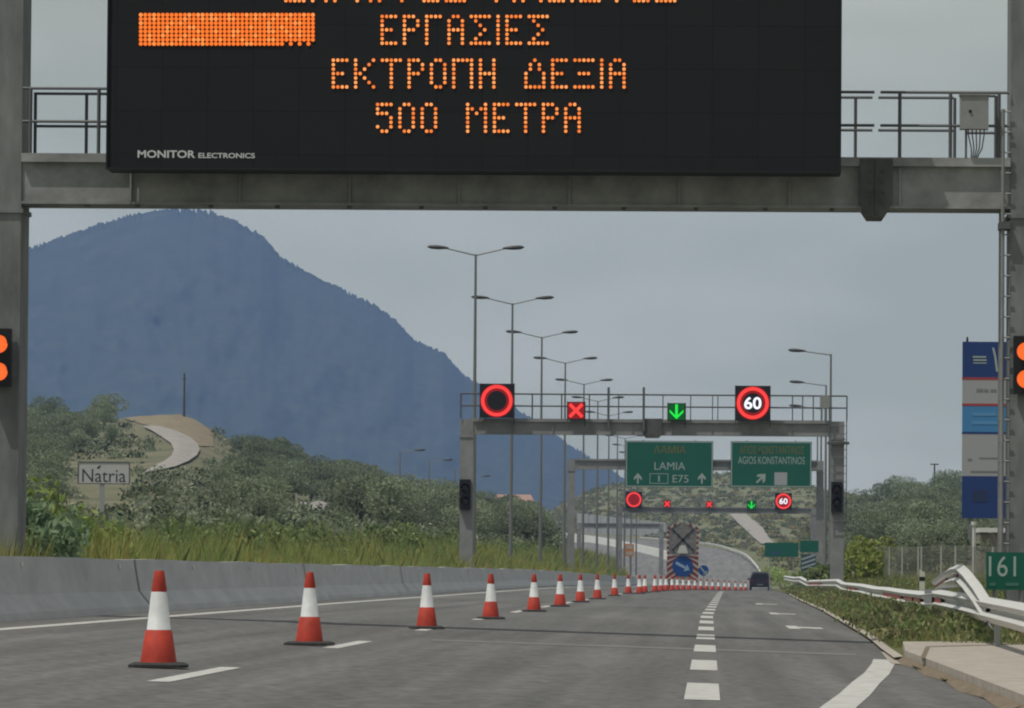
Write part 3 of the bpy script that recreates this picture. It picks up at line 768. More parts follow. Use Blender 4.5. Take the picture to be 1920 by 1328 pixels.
for Y in np.arange(72, 300, 12.0):
    X = -8.72 + xc(Y); mb = MB(); mb.box(X - .02, X + .012, Y, Y + .10, zr(-8.5, Y) + .66, zr(-8.5, Y) + .72); mb.build('reflector', bref, br)
jm = mat('joint_grey', (.24, .24, .24), .9)
for Y in (86.4, 122.4, 158.4):
    mb = MB(); X = xc(Y) + .003; z0 = zr(-8.5, Y)
    mb.add([(-8.495 + X, Y, z0 + .1), (-8.674 + X, Y, z0 + .32), (-8.754 + X, Y, z0 + .8), (-8.754 + X, Y + .2, z0 + .8), (-8.674 + X, Y + .2, z0 + .32), (-8.495 + X, Y + .2, z0 + .1)], [(0, 1, 4, 5), (1, 2, 3, 4)])
    mb.build('expansion_joint', jm, br)

# ------------------------------------------------------------------ gantries
def PX(u, Y, v=700): return at(u, v, Y).x
def PZ(v, Y, u=1200): return at(u, v, Y).z
def rails(mb, Y, x0, x1, zs, r=.022):
    for z in zs: mb.bar((x0, Y, z), (x1, Y, z), r, r, 6)
def gantry(label, Y, uL, uR, v_sof, v_top, vref, colw, depth, base_z, over=-.03):
    st = M['steel'] if Y < 100 else M['steel_hazed']
    xl = PX(uL, Y, vref); xr = PX(uR, Y, vref); um = (uL + uR) / 2
    zs = PZ(v_sof, Y, um); zt = PZ(v_top, Y, um)
    g = thing('sign_gantry', label, 'gantry', ((xl + xr) / 2, Y, base_z[0]))
    h = depth / 2
    for x0, x1, bz in ((xl - colw, xl, base_z[0]), (xr, xr + colw, base_z[1])):
        mb = MB(); mb.box(x0, x1, Y - h, Y + h, bz - .3, zt + over)
        mb.box(x0 - .03, x1 + .03, Y - h - .03, Y + h + .03, zs - .16, zs - .10)
        mb.build('column', st, g)
        mb = MB(); mb.box(x0 - .15, x1 + .15, Y - h - .15, Y + h + .15, bz - .35, bz + .06); mb.build('base_plate', M['steel_dark'], g)
    mb = MB(); mb.box(xl + .002, xr - .002, Y - h + .03, Y + h - .03, zs, zt - .12)
    mb.box(xl + .002, xr - .002, Y - h - .06, Y + h + .06, zt - .12, zt); mb.box(xl + .002, xr - .002, Y - h - .01, Y + h + .01, zs - .035, zs)
    nrib = max(4, int((xr - xl) / 1.4))
    for k in range(1, nrib):
        x = xl + (xr - xl) * k / nrib; mb.box(x - .012, x + .012, Y - h - .02, Y - h + .03, zs, zt - .12)
    mb.build('beam', M['steel_beam'] if Y < 100 else st, g)
    return g, xl, xr, zs, zt

# nearest gantry
Y1 = 78.0
zcl = zr(-9.4, Y1); zcr = zr(4.4, Y1) - .1
g1, xl, xr, zs, zt = gantry('nearest grey steel gantry spanning the whole picture and carrying the big black message board', Y1, 45, 1890, 386.5, 297, 600, 0.56, 0.95, (zcl, zcr), over=4.2)
# splice collar
xs0, xs1 = PX(1612, Y1 - .55, 350), PX(1674, Y1 - .55, 350)
mb = MB(); zb = PZ(406, Y1 - .55, 1640); c = .12
mb.prism_xz([(xs0, zs + .03), (xs0 + c, zb), (xs1 - c, zb), (xs1, zs + .03), (xs1, zt - .02), (xs0, zt - .02)], Y1 - .55, Y1 + .55)
xm = (xs0 + xs1) / 2
mb.box(xm - .012, xm + .012, Y1 - .575, Y1 - .55, zb + .02, zt - .03)
for k in range(4):
    for sx in (-.09, .09): mb.bar((xm + sx, Y1 - .575, zs + .05 + k * .14), (xm + sx, Y1 - .54, zs + .05 + k * .14), .018, .018, 8)
mb.build('splice_collar', M['steel_dark'], g1)
# walkway railing
yf, yb = Y1 - .50, Y1 + .45
mb = MB()
def Zf(v, u): return at(u, v, yf).z
def Zb(v, u): return at(u, v, yb).z
zf1, zf2 = Zf(166, 120), Zf(228, 120); zb1, zb2 = Zb(176, 120), Zb(237, 120)
xg = PX(1645, yf, 240)
rails(mb, yf, xl + .01, xg - .04, (zf1, zf2)) ; rails(mb, yf, xg + .04, xr - .02, (zf1, zf2))
for u in (57, 185, 1687, 1782, 1873): x = PX(u, yf, 240); mb.bar((x, yf, zt), (x, yf, zf1), .028, .028, 6)
rails(mb, yb, xl + .05, xg - .04, (zb1, zb2)); rails(mb, yb, xg + .04, PX(1788, yb, 240), (zb1, zb2))
for u in (66, 162, 1604, 1790): x = PX(u, yb, 240); mb.bar((x, yb, zt), (x, yb, zb1), .025, .025, 6)
x = PX(1867, yb, 240); rails(mb, yb, PX(1812, yb, 240), x, (zb1 + .03, zb2 - .03)); mb.bar((x, yb, zt), (x, yb, zb1 + .03), .025, .025, 6)
mb.build('railing', M['rail_steel'], g1)
# control box and cables
bx0, bx1 = PX(1800, yf - .05, 210), PX(1853, yf - .05, 210); bz0, bz1 = at(1826, 243, yf - .05).z, at(1826, 180, yf - .05).z
mb = MB(); mb.box(bx0, bx1, yf - .16, yf + .1, bz0, bz1); mb.box(bx0 - .012, bx1 + .012, yf - .18, yf + .12, bz1, bz1 + .018)
cb = mb.build('control_box', M['cabinet'], g1)
mb = MB(); mb.bar(((bx0 * .65 + bx1 * .35), yf - .175, bz0 + .24), ((bx0 * .65 + bx1 * .35), yf - .155, bz0 + .24), .022, .022, 10); mb.build('lock', M['housing'], cb, org=(g1.location))
mb = MB()
for k in range(5):
    x = bx0 + (bx1 - bx0) * (.3 + .14 * k); xe = bx0 + (bx1 - bx0) * (.42 + .05 * k)
    mb.tube([(x, yf - .03, bz0), (x, yf - .03, bz0 - .07), ((x + xe) / 2 + .02, yf, bz0 - .25), (xe, yf + .05, zt)], .009, 5)
mb.box(bx0 + .07, bx0 + .10, yf - .04, yf - .01, zt, bz0)
mb.build('cable', M['rail_steel'], g1)
# access ladder at the right column
xa = PX(1881, Y1 - .52, 700)
mb = MB(); za = at(1880, 205, Y1 - .52).z; zl = at(1880, 1040, Y1 - .52).z
mb.bar((xa - .015, Y1 - .52, zl), (xa - .015, Y1 - .52, za), .026, .026, 8); mb.bar((xa - .015, Y1 + .02, zl), (xa - .015, Y1 + .02, za), .026, .026, 8)
zz = zl + .15
while zz < za:
    mb.bar((xa - .045, Y1 - .52, zz), (xr + .0, Y1 - .52, zz), .011, .011, 5); mb.bar((xa - .015, Y1 - .52, zz), (xa - .015, Y1 + .02, zz), .011, .011, 5); zz += .28
mb.build('ladder', M['galv'], g1)
mb = MB(); zbk = at(1880, 423, Y1 - .52).z; mb.box(xa - .06, xr - .002, Y1 - .60, Y1 - .1, zbk - .05, zbk + .05); mb.build('bracket', M['steel_dark'], g1)
# bolts under the soffit
mb = MB()
for u in (68, 163, 258, 395, 520, 655, 790, 910, 1040, 1170, 1305, 1435, 1560):
    x = PX(u, Y1 - .45, 386); mb.box(x - .03, x + .03, Y1 - .47, Y1 - .38, zs - .075, zs - .036)
mb.build('bolt', M['steel_dark'], g1)

# message board
YV = Y1 - 1.45
vx0, vx1 = PX(203, YV, 160), PX(1575, YV, 160); vz0 = at(890, 317.8, YV).z; vz1 = at(890, -165, YV).z
vb = thing('message_board', 'big black electronic message board with orange Greek lettering on the nearest gantry', 'message sign', ((vx0 + vx1) / 2, YV + .2, vz0))
mb = MB(); mb.box(vx0, vx1, YV, YV + .75, vz0, vz1)
# matt cabinet face with faint module seams
bm_ = bpy.data.materials.new('board_face'); bm_.use_nodes = True
n_ = bm_.node_tree.nodes; l_ = bm_.node_tree.links; b_ = n_['Principled BSDF']; b_.inputs['Roughness'].default_value = .75; b_.inputs['Specular IOR Level'].default_value = .2
gg = n_.new('ShaderNodeNewGeometry'); sp = n_.new('ShaderNodeSeparateXYZ'); cx_ = n_.new('ShaderNodeCombineXYZ'); bt = n_.new('ShaderNodeTexBrick')
bt.offset = 0; bt.inputs['Scale'].default_value = 1; bt.inputs['Brick Width'].default_value = .62; bt.inputs['Row Height'].default_value = .59; bt.inputs['Mortar Size'].default_value = .006
bt.inputs['Color1'].default_value = (.013, .0135, .0145, 1); bt.inputs['Color2'].default_value = (.0155, .016, .017, 1); bt.inputs['Mortar'].default_value = (.007, .007, .008, 1)
l_.new(gg.outputs['Position'], sp.inputs[0]); l_.new(sp.outputs['X'], cx_.inputs['X']); l_.new(sp.outputs['Z'], cx_.inputs['Y']); l_.new(cx_.outputs[0], bt.inputs['Vector']); l_.new(bt.outputs['Color'], b_.inputs['Base Color'])
mb.build('cabinet', bm_, vb)
mb = MB()
for a, b, c, d in ((vx0 - .02, vx0, vz0 - .02, vz1), (vx1, vx1 + .02, vz0 - .02, vz1), (vx0, vx1, vz0 - .02, vz0)): mb.box(a, b, YV - .03, YV + .77, c, d)
mb.build('frame', M['housing'], vb)
GL = {'Ε': ['1111', '1000', '1000', '1110', '1000', '1000', '1111'], 'Ρ': ['1110', '1001', '1001', '1110', '1000', '1000', '1000'], 'Γ': ['1111', '1000', '1000', '1000', '1000', '1000', '1000'],
      'Α': ['0110', '1001', '1001', '1111', '1001', '1001', '1001'], 'Σ': ['11111', '01000', '00100', '00010', '00100', '01000', '11111'], 'Ι': ['1'] * 7,
      'Κ': ['10001', '10010', '10100', '11000', '10100', '10010', '10001'], 'Τ': ['11111'] + ['00100'] * 6, 'Ο': ['0110', '1001', '1001', '1001', '1001', '1001', '0110'],
      'Π': ['11111'] + ['10001'] * 6, 'Η': ['1001', '1001', '1001', '1111', '1001', '1001', '1001'], 'Δ': ['00100', '01010', '01010', '10001', '10001', '10001', '11111'],
      'Ξ': ['11111', '00000', '00000', '01110', '00000', '00000', '11111'], '5': ['1111', '1000', '1110', '0001', '0001', '1001', '0110'], '0': ['0110', '1001', '1001', '1001', '1001', '1001', '0110'],
      'Μ': ['10001', '11011', '10101', '10001', '10001', '10001', '10001'], 'Λ': ['00100', '01010', '01010', '10001', '10001', '10001', '10001']}
P_ = 8.36
def led_line(text, u0, vtop):
    mb = MB(); u = u0
    for ch in text:
        if ch == ' ': u += P_ * 5.2; continue
        g = GL[ch]
        for r, row in enumerate(g):
            for c_, b in enumerate(row):
                if b == '1':
                    p = at(u + c_ * P_, vtop + r * P_ + 0.0062 * 0, YV - .012)
                    mb.disc_xz(p.x, p.z, .0235, YV - .014, YV - .002, 8, random.choice((0, 0, 1, 2)))
        u += (len(g[0]) + 1) * P_
    return mb.build('text_line', [M['amber'], M['amber_dim'], M['amber_bright']], vb)
led_line('ΣΗΡΑΓΓΕΣ ΚΛΕΙΣΤΕΣ', 536, 1.5 - 6 * P_)
led_line('ΕΡΓΑΣΙΕΣ', 716.5, 31)
led_line('ΕΚΤΡΟΠΗ ΔΕΞΙΑ', 625, 113)
led_line('500 ΜΕΤΡΑ', 708, 196)
mb = MB()
for r in range(8):
    for c_ in range(40):
        if r == 7 and c_ > 31 and c_ % 2: continue
        p = at(264 + c_ * 8.27, 28 + r * 7.75, YV - .012); mb.disc_xz(p.x, p.z, .0275, YV - .014, YV - .002, 8, random.choice((0, 0, 0, 1, 2)))
mb.build('light_block', [M['amber_block'], M['amber_block'], M['amber']], vb)
mb = MB()
for s, u0, u1, v0, v1 in (('*MONITOR', 258, 366, 296, 282), ('*ELECTRONICS', 372, 478, 296.5, 287)):
    a = at(u0, v0, YV - .006); b = at(u1, v1 + .3, YV - .006); add_text(mb, s, a.x, b.x, a.z, b.z, YV - .006)
mb.build('maker_lettering', M['white_letter'], vb)
mb = MB()
for u in (300, 700, 1100, 1500):
    x = PX(u, YV, 200); mb.box(x - .05, x + .05, YV + .75, Y1 - .25, zt + .25, zt + .33); mb.box(x - .05, x + .05, Y1 - .3, Y1 - .2, zt + .002, zt + .33)
mb.build('mounting_bracket', M['steel_dark'], vb)

# warning light heads
def warn(label, Y, uc, v1, v2, rpx, lit, hw, v0, v3):
    p = at(uc, v0, Y); q = at(uc, v3, Y); w = hw * Y / F
    t = thing('warning_light', label, 'signal light', (p.x, Y + .1, q.z))
    mb = MB(); mb.box(p.x - w, p.x + w, Y, Y + .18, q.z, p.z); mb.build('housing', M['housing'], t)
    for v in (v1, v2):
        c = at(uc, v, Y - .02); r = rpx * Y / F
        mb = MB(); mb.lathe([(r, 0), (r * .92, .03), (r * .6, .055), (r * .2, .065)], 24)
        mb.v = [(c.x + x, Y - z, c.z + y) for x, y, z in mb.v]; mb.f = [f[::-1] for f in mb.f]
        mb.build('lens', M['amber_lens'] if lit else M['dull_lens'], t, smooth=True)
        mb = MB(); n = 16
        vs = [];
        for k in range(n + 1):
            a = math.pi * k / n
            for yy in (Y, Y - .16): vs.append((c.x + r * 1.08 * math.cos(a), yy, c.z + r * 1.08 * math.sin(a)))
        mb.add(vs, [(2 * k, 2 * k + 1, 2 * k + 3, 2 * k + 2) for k in range(n)]); mb.build('visor', M['housing'], t)
warn('pair of lit amber warning lamps on the left leg of the nearest gantry', Y1 - .70, -3, 645, 697, 17, True, 23, 616, 724)
warn('pair of lit amber warning lamps on the right leg of the nearest gantry', Y1 - .70, 1924, 659, 711, 17, True, 23, 630, 738)

# second gantry
Y2 = 215.0
g2, xl2, xr2, zs2, zt2 = gantry('middle grey steel gantry carrying the red ring, red cross, green arrow and 60 signals', Y2, 888, 1558, 815, 787, 820, .50, .5, (zm(-9.6, Y2), zv(5, Y2) + .15))
for x0 in (xr2,):
    mb = MB(); mb.box(x0 - .45, x0 + .95, Y2 - .6, Y2 + .6, zv(5, Y2) - .5, zv(5, Y2) + .12); mb.build('footing', M['concrete'], g2)
mb = MB(); c = .12; xs0, xs1 = PX(1205, Y2 - .3, 800), PX(1241, Y2 - .3, 800)
mb.prism_xz([(xs0, zs2), (xs0 + c, zs2 - .13), (xs1 - c, zs2 - .13), (xs1, zs2), (xs1, zt2 + .03), (xs0, zt2 + .03)], Y2 - .33, Y2 + .33); mb.build('splice_collar', M['steel_dark'], g2)
mb = MB(); zr1, zr2 = PZ(740.5, Y2, 1220), PZ(763, Y2, 1220)
for yy in (Y2 - .3, Y2 + .35):
    rails(mb, yy, PX(864, Y2, 750), PX(1588, Y2, 750), (zr1, zr2), .022)
    for u in (864, 998, 1053, 1105, 1160, 1243, 1295, 1336, 1346, 1486, 1505, 1525, 1588): x = PX(u, Y2, 760); mb.bar((x, yy, zt2), (x, yy, zr1), .02, .02, 6)
mb.build('railing', M['rail_steel'], g2)
mb = MB()
for u in (1141, 1207): x = PX(u, Y2 - .36, 760); zt_ = PZ(727, Y2, u); mb.box(x - .045, x + .045, Y2 - .40, Y2 - .31, zs2 + .1, zt_)
mb.build('mast', M['rail_steel'], g2)
mb = MB(); mb.box(PX(1537, Y2, 755), PX(1555, Y2, 755), Y2 - .5, Y2 - .25, PZ(766, Y2, 1545), PZ(742, Y2, 1545))
for k in range(3): x = PX(1542 + 4 * k, Y2, 755); mb.bar((x, Y2 - .4, PZ(766, Y2, 1545)), (x, Y2 - .3, zt2), .012, .012, 5)
mb.build('control_box', M['cabinet'], g2)
mb = MB(); xa0, xa1 = xr2 + .06, xr2 + .62
for x in (xa0 - .14, xr2 + .58): mb.bar((x, Y2 - .4, PZ(980, Y2, 1580)), (x, Y2 - .4, zr1), .022, .022, 6)
zz = PZ(978, Y2, 1580)
while zz < zt2: mb.bar((xa0 - .14, Y2 - .4, zz), (xr2 + .58, Y2 - .4, zz), .014, .014, 5); zz += .3
mb.build('ladder', M['rail_steel'], g2)
mb = MB(); mb.box(PX(1551, Y2, 832), PX(1592, Y2, 832), Y2 - .46, Y2 - .2, PZ(834, Y2, 1570), PZ(829, Y2, 1570)); mb.build('bracket', M['steel_dark'], g2)
warn('unlit black signal head on the left leg of the middle gantry', Y2 - .45, 872, 915, 940, 8, False, 10.5, 899, 956)
warn('unlit black signal head on the right leg of the middle gantry', Y2 - .45, 1569, 918, 943, 8, False, 10.5, 904, 960)

# lane signals
def sig(name, label, kind, Y, uc, vc, wpx, hpx=None):
    hpx = hpx or wpx; c = at(uc, vc, Y); k = Y / F; w = wpx * k / 2; h = hpx * k / 2
    t = thing(name, label, 'lane signal', (c.x, Y + .15, c.z - h), 'lane control signals')
    mb = MB(); mb.box(c.x - w, c.x + w, Y, Y + .3, c.z - h, c.z + h); mb.build('housing', M['housing'], t)
    mb = MB()
    for sx in (-1, 1): mb.box(c.x + sx * w * 1.0 - .02, c.x + sx * w + .02, Y + .305, Y + .36, c.z - h - .25, c.z + h + .02)
    mb.build('mounting_frame', M['steel_dark'], t)
    y0, y1 = Y - .012, Y - .002
    if kind in ('ring', 'limit'):
        mb = MB(); mb.ring_xz(c.x, c.z, w * (.58 if wpx > 50 else .02), w * .98, y1 - .003, y1, 48); mb.build('bloom_ring', M['red_bloom'], t)  # lens bloom painted as a dim emissive ring, nearly a full disc on small signals
        mb = MB(); mb.ring_xz(c.x, c.z, w * .73, w * .92, y0, y1 - .004, 48); mb.build('light_ring', M['red_led'], t)
        if kind == 'limit':
            mb = MB(); add_text(mb, '*60', c.x - w * .50, c.x + w * .50, c.z - h * .36, c.z + h * .36, y0); mb.build('digits', M['white_led'], t)
    elif kind == 'cross':
        mb = MB(); mb.box(c.x - w * .92, c.x + w * .92, y1 - .003, y1, c.z - h * .92, c.z + h * .92); mb.build('bloom_panel', M['red_bloom'], t)  # bloom of the red cross painted as a dim emissive panel
        mb = MB(); q = .13 * w; e = .72 * w
        for s in (1, -1): mb.prism_xz([(c.x - e - q, c.z - s * e + s * q), (c.x - e + q, c.z - s * e - s * q), (c.x + e + q, c.z + s * e - s * q), (c.x + e - q, c.z + s * e + s * q)], y0 - .002 * s, y1 - .004)
        mb.build('light_cross', M['red_led'], t)
    elif kind == 'arrow':
        mb = MB(); mb.box(c.x - w * .92, c.x + w * .92, y1 - .003, y1, c.z - h * .92, c.z + h * .92); mb.build('bloom_panel', M['green_bloom'], t)  # bloom of the green arrow painted as a dim emissive panel
        mb = MB(); q = .15 * w; e = .78 * w
        mb.box(c.x - q, c.x + q, y0, y1 - .004, c.z - .5 * h, c.z + .86 * h)
        for s in (1, -1): mb.prism_xz([(c.x, c.z - .84 * h), (c.x + s * e, c.z - .05 * h), (c.x + s * e, c.z + .25 * h), (c.x, c.z - .52 * h)], y0 - .003, y1 - .004)
        mb.build('light_arrow', M['green_led'], t)
    return t
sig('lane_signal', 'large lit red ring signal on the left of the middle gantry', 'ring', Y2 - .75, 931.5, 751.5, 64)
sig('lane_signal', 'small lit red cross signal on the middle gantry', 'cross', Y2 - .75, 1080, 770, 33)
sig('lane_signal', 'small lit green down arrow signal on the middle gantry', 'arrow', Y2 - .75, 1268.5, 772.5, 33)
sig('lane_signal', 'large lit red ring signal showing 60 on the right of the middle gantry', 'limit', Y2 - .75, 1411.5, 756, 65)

# third gantry with direction signs
Y3 = 368.0
g3, *_ = gantry('grey gantry carrying the two green direction signs', Y3, 1078, 1531, 881, 862, 880, .46, .5, (zm(-9, Y3), zv(6, Y3)))
def green_sign(label, Y, u0, u1, v0, v1):
    um = (u0 + u1) / 2
    a = at(u0, (v0 + v1) / 2, Y); b = at(u1, (v0 + v1) / 2, Y); z0 = at(um, v1, Y).z; z1 = at(um, v0, Y).z
    t = thing('direction_sign', label, 'road sign', ((a.x + b.x) / 2, Y + .05, z0), 'green overhead direction signs')
    mb = MB(); mb.box(a.x, b.x, Y, Y + .08, z0, z1); mb.build('panel', M['sign_green'], t)
    mb = MB(); e = .06
    for x0, x1, q0, q1 in ((a.x + .03, b.x - .03, z0 + .03, z0 + .03 + e), (a.x + .03, b.x - .03, z1 - .03 - e, z1 - .03), (a.x + .03, a.x + .03 + e, z0 + .09, z1 - .09), (b.x - .03 - e, b.x - .03, z0 + .09, z1 - .09)):
        mb.box(x0, x1, Y - .006, Y - .001, q0, q1)
    mb.build('border', M['sign_white'], t)
    mb = MB()
    for f in (.2, .8): x = a.x + (b.x - a.x) * f; mb.box(x - .05, x + .05, Y + .08, Y3 - .2, z1 - 1.2, z1 - 1.1); mb.box(x - .05, x + .05, Y + .08, Y + .15, z0 + .1, z1 + .05)
    mb.build('hanger', M['steel_dark'], t)
    def tx(s, u0, u1, v0, v1, m, nm='lettering'):
        mb = MB(); p = at(u0, v1, Y); q = at(u1, v0, Y); add_text(mb, s, p.x, q.x, p.z, q.z, Y - .005); mb.build(nm, M[m], t)
    return t, tx
def arrow_up(mb, u, v, s, Y, ang=0.0):
    c = at(u, v, Y); k = s * Y / F
    pts = [(-.16, -1), (.16, -1), (.16, .1), (.75, -.35), (.75, .15), (0, 1), (-.75, .15), (-.75, -.35), (-.16, .1)]
    ca, sa = math.cos(ang), math.sin(ang)
    P = [(c.x + k * (x * ca + z * sa), c.z + k * (-x * sa + z * ca)) for x, z in pts]
    y = Y - .006
    mb.add([(x, y, z) for x, z in P], [(0, 1, 2, 8), (2, 3, 4, 5), (8, 2, 5), (5, 6, 7, 8)])
Y3s = Y3 - .8
t, tx = green_sign('large green overhead sign reading LAMIA with two white up arrows', Y3s, 1173, 1337, 827, 914)
tx('ΛΑΜΙΑ', 1226, 1286, 836, 850, 'sign_yellow'); tx('LAMIA', 1227, 1285, 867, 881, 'sign_white')
mb = MB(); arrow_up(mb, 1196, 897, 10, Y3s); arrow_up(mb, 1316, 897, 10, Y3s); mb.build('arrow', M['sign_white'], t)
mb = MB()
p0 = at(1218, 907, Y3s); p1 = at(1253, 888, Y3s)
for a, b, c, d in ((p0.x, p1.x, p0.z, p0.z + .04), (p0.x, p1.x, p1.z - .04, p1.z), (p0.x, p0.x + .04, p0.z + .04, p1.z - .04), (p1.x - .04, p1.x, p0.z + .04, p1.z - .04)): mb.box(a, b, Y3s - .006, Y3s - .001, c, d)
mb.build('route_box', M['sign_white'], t)
tx('1', 1234, 1237, 892, 903, 'sign_white'); tx('E75', 1261, 1291, 891, 905, 'sign_white')
t, tx = green_sign('large green overhead sign reading AGIOS KONSTANTINOS with a slanting exit arrow', Y3s, 1370, 1522, 828, 914)
tx('ΑΓΙΟΣ ΚΩΝΣΤΑΝΤΙΝΟΣ', 1387, 1508, 837, 851, 'sign_yellow'); tx('AGIOS KONSTANTINOS', 1384, 1509, 857, 870, 'sign_white')
mb = MB(); arrow_up(mb, 1427, 897, 12, Y3s, math.radians(45)); mb.build('arrow', M['sign_white'], t)
mb = MB(); p0 = at(1452, 910, Y3s); p1 = at(1476, 886, Y3s); mb.box(p0.x, p1.x, Y3s - .007, Y3s - .001, p0.z, p1.z); mb.build('pictogram_panel', mat('pictogram', (.33, .34, .36), .6), t)

# fourth gantry
Y4 = 527.0
g4, *_ = gantry('distant low gantry with five small lit signals behind the arrow trailer', Y4, 1167, 1520, 962, 951, 950, .5, .5, (-.3, -.6))
mb = MB(); rails(mb, Y4, PX(1160, Y4, 940), PX(1525, Y4, 940), (PZ(930, Y4, 1340), PZ(941, Y4, 1340)), .02); mb.build('railing', M['rail_steel'], g4)
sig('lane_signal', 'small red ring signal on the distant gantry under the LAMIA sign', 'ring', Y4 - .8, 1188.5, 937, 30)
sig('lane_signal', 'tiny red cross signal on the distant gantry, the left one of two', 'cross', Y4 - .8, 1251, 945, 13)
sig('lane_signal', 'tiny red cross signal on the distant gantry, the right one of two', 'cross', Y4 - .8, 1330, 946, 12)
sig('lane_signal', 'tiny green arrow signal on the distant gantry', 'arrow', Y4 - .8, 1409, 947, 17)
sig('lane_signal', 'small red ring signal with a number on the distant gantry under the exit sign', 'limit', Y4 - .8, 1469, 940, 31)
Y5 = 640.0
gantry('far grey gantry over the opposite carriageway, left of the arrow trailer', Y5, 1090, 1236, 991, 981, 985, .5, .5, (-.5, -.5))

# ------------------------------------------------------------------ street lamps
def lamp(label, p, H, arms, r0=.11, r1=.05, up=.24, head=.8, group='lamps'):
    t = thing('street_lamp', label, 'street lamp', p, group)
    z0 = p[2]
    mb = MB(); mb.bar((p[0], p[1], z0 - .3), (p[0], p[1], z0 + H), r0, r1, 10); mb.build('pole', M['pole'], t, smooth=False)
    for a in arms:
        s = 1 if a > 0 else -1; e = abs(a)
        mb = MB(); mb.bar((p[0], p[1], z0 + H - .05), (p[0] + a, p[1], z0 + H + up), .035, .028, 6); mb.build('arm', M['pole'], t)
        mb = MB(); n = 10; prof = [(-.10, .04), (.05, .10), (.35, .155), (.65, .14), (head, .05)]
        vs = []
        for (q, w) in prof:
            for k in range(n):
                th = 2 * math.pi * k / n; vs.append((p[0] + a + s * q, p[1] + w * 1.1 * math.cos(th), z0 + H + up + .03 + w * .62 * math.sin(th) + q * .05))
        fs = []
        for j in range(len(prof) - 1):
            for k in range(n): fs.append((j * n + k, j * n + (k + 1) % n, (j + 1) * n + (k + 1) % n, (j + 1) * n + k))
        fs += [tuple(range(n)), tuple(range((len(prof) - 1) * n, len(prof) * n))]
        mb.add(vs, fs); mb.build('lamp_head', M['lamp_head'], t, smooth=True)
    return t
ORD = ['nearest and tallest', 'second', 'third', 'fourth', 'fifth', 'sixth', 'seventh', 'eighth', 'ninth', 'tenth', 'eleventh']
DL = [(892, 477), (961, 569), (1016, 632), (1060, 680), (1095, 720), (1121, 752), (1142, 779), (1158, 802), (1172, 822), (1184, 839), (1194, 853)]
for i, (u, v) in enumerate(DL):
    Y = 241 + 40.6 * i; p = at(u, v, Y); zb = zm(-10, Y) - .2
    lamp(ORD[i] + ' twin-armed street lamp in the median row, counted from the camera', (p.x, Y, zb), p.z - zb, (-1.25, 1.25), group='twin street lamps along the median')
for i, (u, v, Y) in enumerate([(1558, 664, 286), (1549, 722, 333), (1540, 766, 379), (1533, 800, 425)]):
    p = at(u, v, Y); zb = -.3
    lamp(('tallest', 'second tallest', 'third tallest', 'shortest')[i] + ' single-armed street lamp on the right side behind the middle gantry', (p.x, Y, zb), p.z - zb, (-1.35,), group='single street lamps on the right', up=.12)
for i, (u, v, Y) in enumerate([(750, 847, 470), (805, 865, 512), (853, 880, 552), (882, 895, 592)]):
    p = at(u, v, Y); zb = at(u, 985, Y).z
    lamp(('leftmost', 'second', 'third', 'rightmost')[i] + ' of the four faint single-armed lamps against the mountain left of the middle gantry', (p.x, Y, zb), p.z - zb, (1.3,), group='single street lamps across the opposite road', up=.1)

# ------------------------------------------------------------------ traffic cones
def make_cone():
    t = thing('traffic_cone', 'x', 'traffic cone', (0, 0, 0), 'cones closing the left lanes')
    mb = MB(); b = .225; c = .05
    o1 = [(-b + c, -b), (b - c, -b), (b, -b + c), (b, b - c), (b - c, b), (-b + c, b), (-b, b - c), (-b, -b + c)]
    mb.v = [(x, y, .006) for x, y in o1] + [(x, y, .028) for x, y in o1] + [(x * .84, y * .84, .045) for x, y in o1]
    mb.f = [tuple(range(8))[::-1], tuple(range(16, 24))] + [(j * 8 + k, j * 8 + (k + 1) % 8, (j + 1) * 8 + (k + 1) % 8, (j + 1) * 8 + k) for j in (0, 1) for k in range(8)]; mb.m = [0] * len(mb.f)
    mb.build('base', M['rubber'], t)
    mb = MB(); mb.lathe([(.142, .045), (.138, .07), (.104, .285), (.088, .30), (.056, .585), (.060, .60), (.040, .735), (.034, .752)], 24, capb=False, capt=False)
    mb.lathe([(.034, .752), (.026, .752), (.026, .70)], 24, capb=False)
    mb.build('cone_body', M['cone_red'], t, smooth=True)
    mb = MB(); mb.lathe([(.1035, .283), (.0935, .289), (.062, .583), (.058, .588)], 24, capb=False, capt=False); mb.build('reflective_sleeve', M['cone_white'], t, smooth=True)
    return t
cone0 = make_cone(); first = True
NEAR = [(297, 1253), (580, 1211), (800, 1180), (920, 1161.5), (1001, 1147.5), (1050, 1138), (1088, 1130), (1120, 1124), (1152, 1118), (1178, 1114)]
CL = ['nearest and largest red and white traffic cone, lower left by a short white lane dash', 'second traffic cone from the camera, with a white lane dash to its right', 'third traffic cone from the camera, standing on the thin gantry shadow',
      'fourth traffic cone from the camera, just beyond the gantry shadow', 'fifth traffic cone from the camera along the closed lane', 'sixth traffic cone from the camera along the closed lane', 'seventh traffic cone from the camera along the closed lane',
      'eighth traffic cone from the camera along the closed lane', 'ninth traffic cone from the camera along the closed lane', 'tenth traffic cone from the camera, last before the dense far row']
spots = []
for (u, v), lb in zip(NEAR, CL): spots.append((ground(u, v), lb))
FARU = [1199, 1209, 1228, 1239, 1249, 1260, 1270, 1281, 1292, 1303, 1314, 1325, 1336, 1347, 1358, 1367, 1379, 1389, 1398]
for i, u in enumerate(FARU):
    Y = 224 + 13.5 * i; X = at(u, 1100, Y).x
    spots.append((Vector((X, Y, zr(X, Y))), 'small distant cone in the dense row crossing in front of the striped trailer'))
for i, (p, lb) in enumerate(spots):
    rz_ = random.uniform(-.25, .25)
    if i == 0: cone0.location = p; cone0['label'] = lb; cone0.rotation_euler = (0, 0, .05)
    else: dup(cone0, p, lb, rz_)

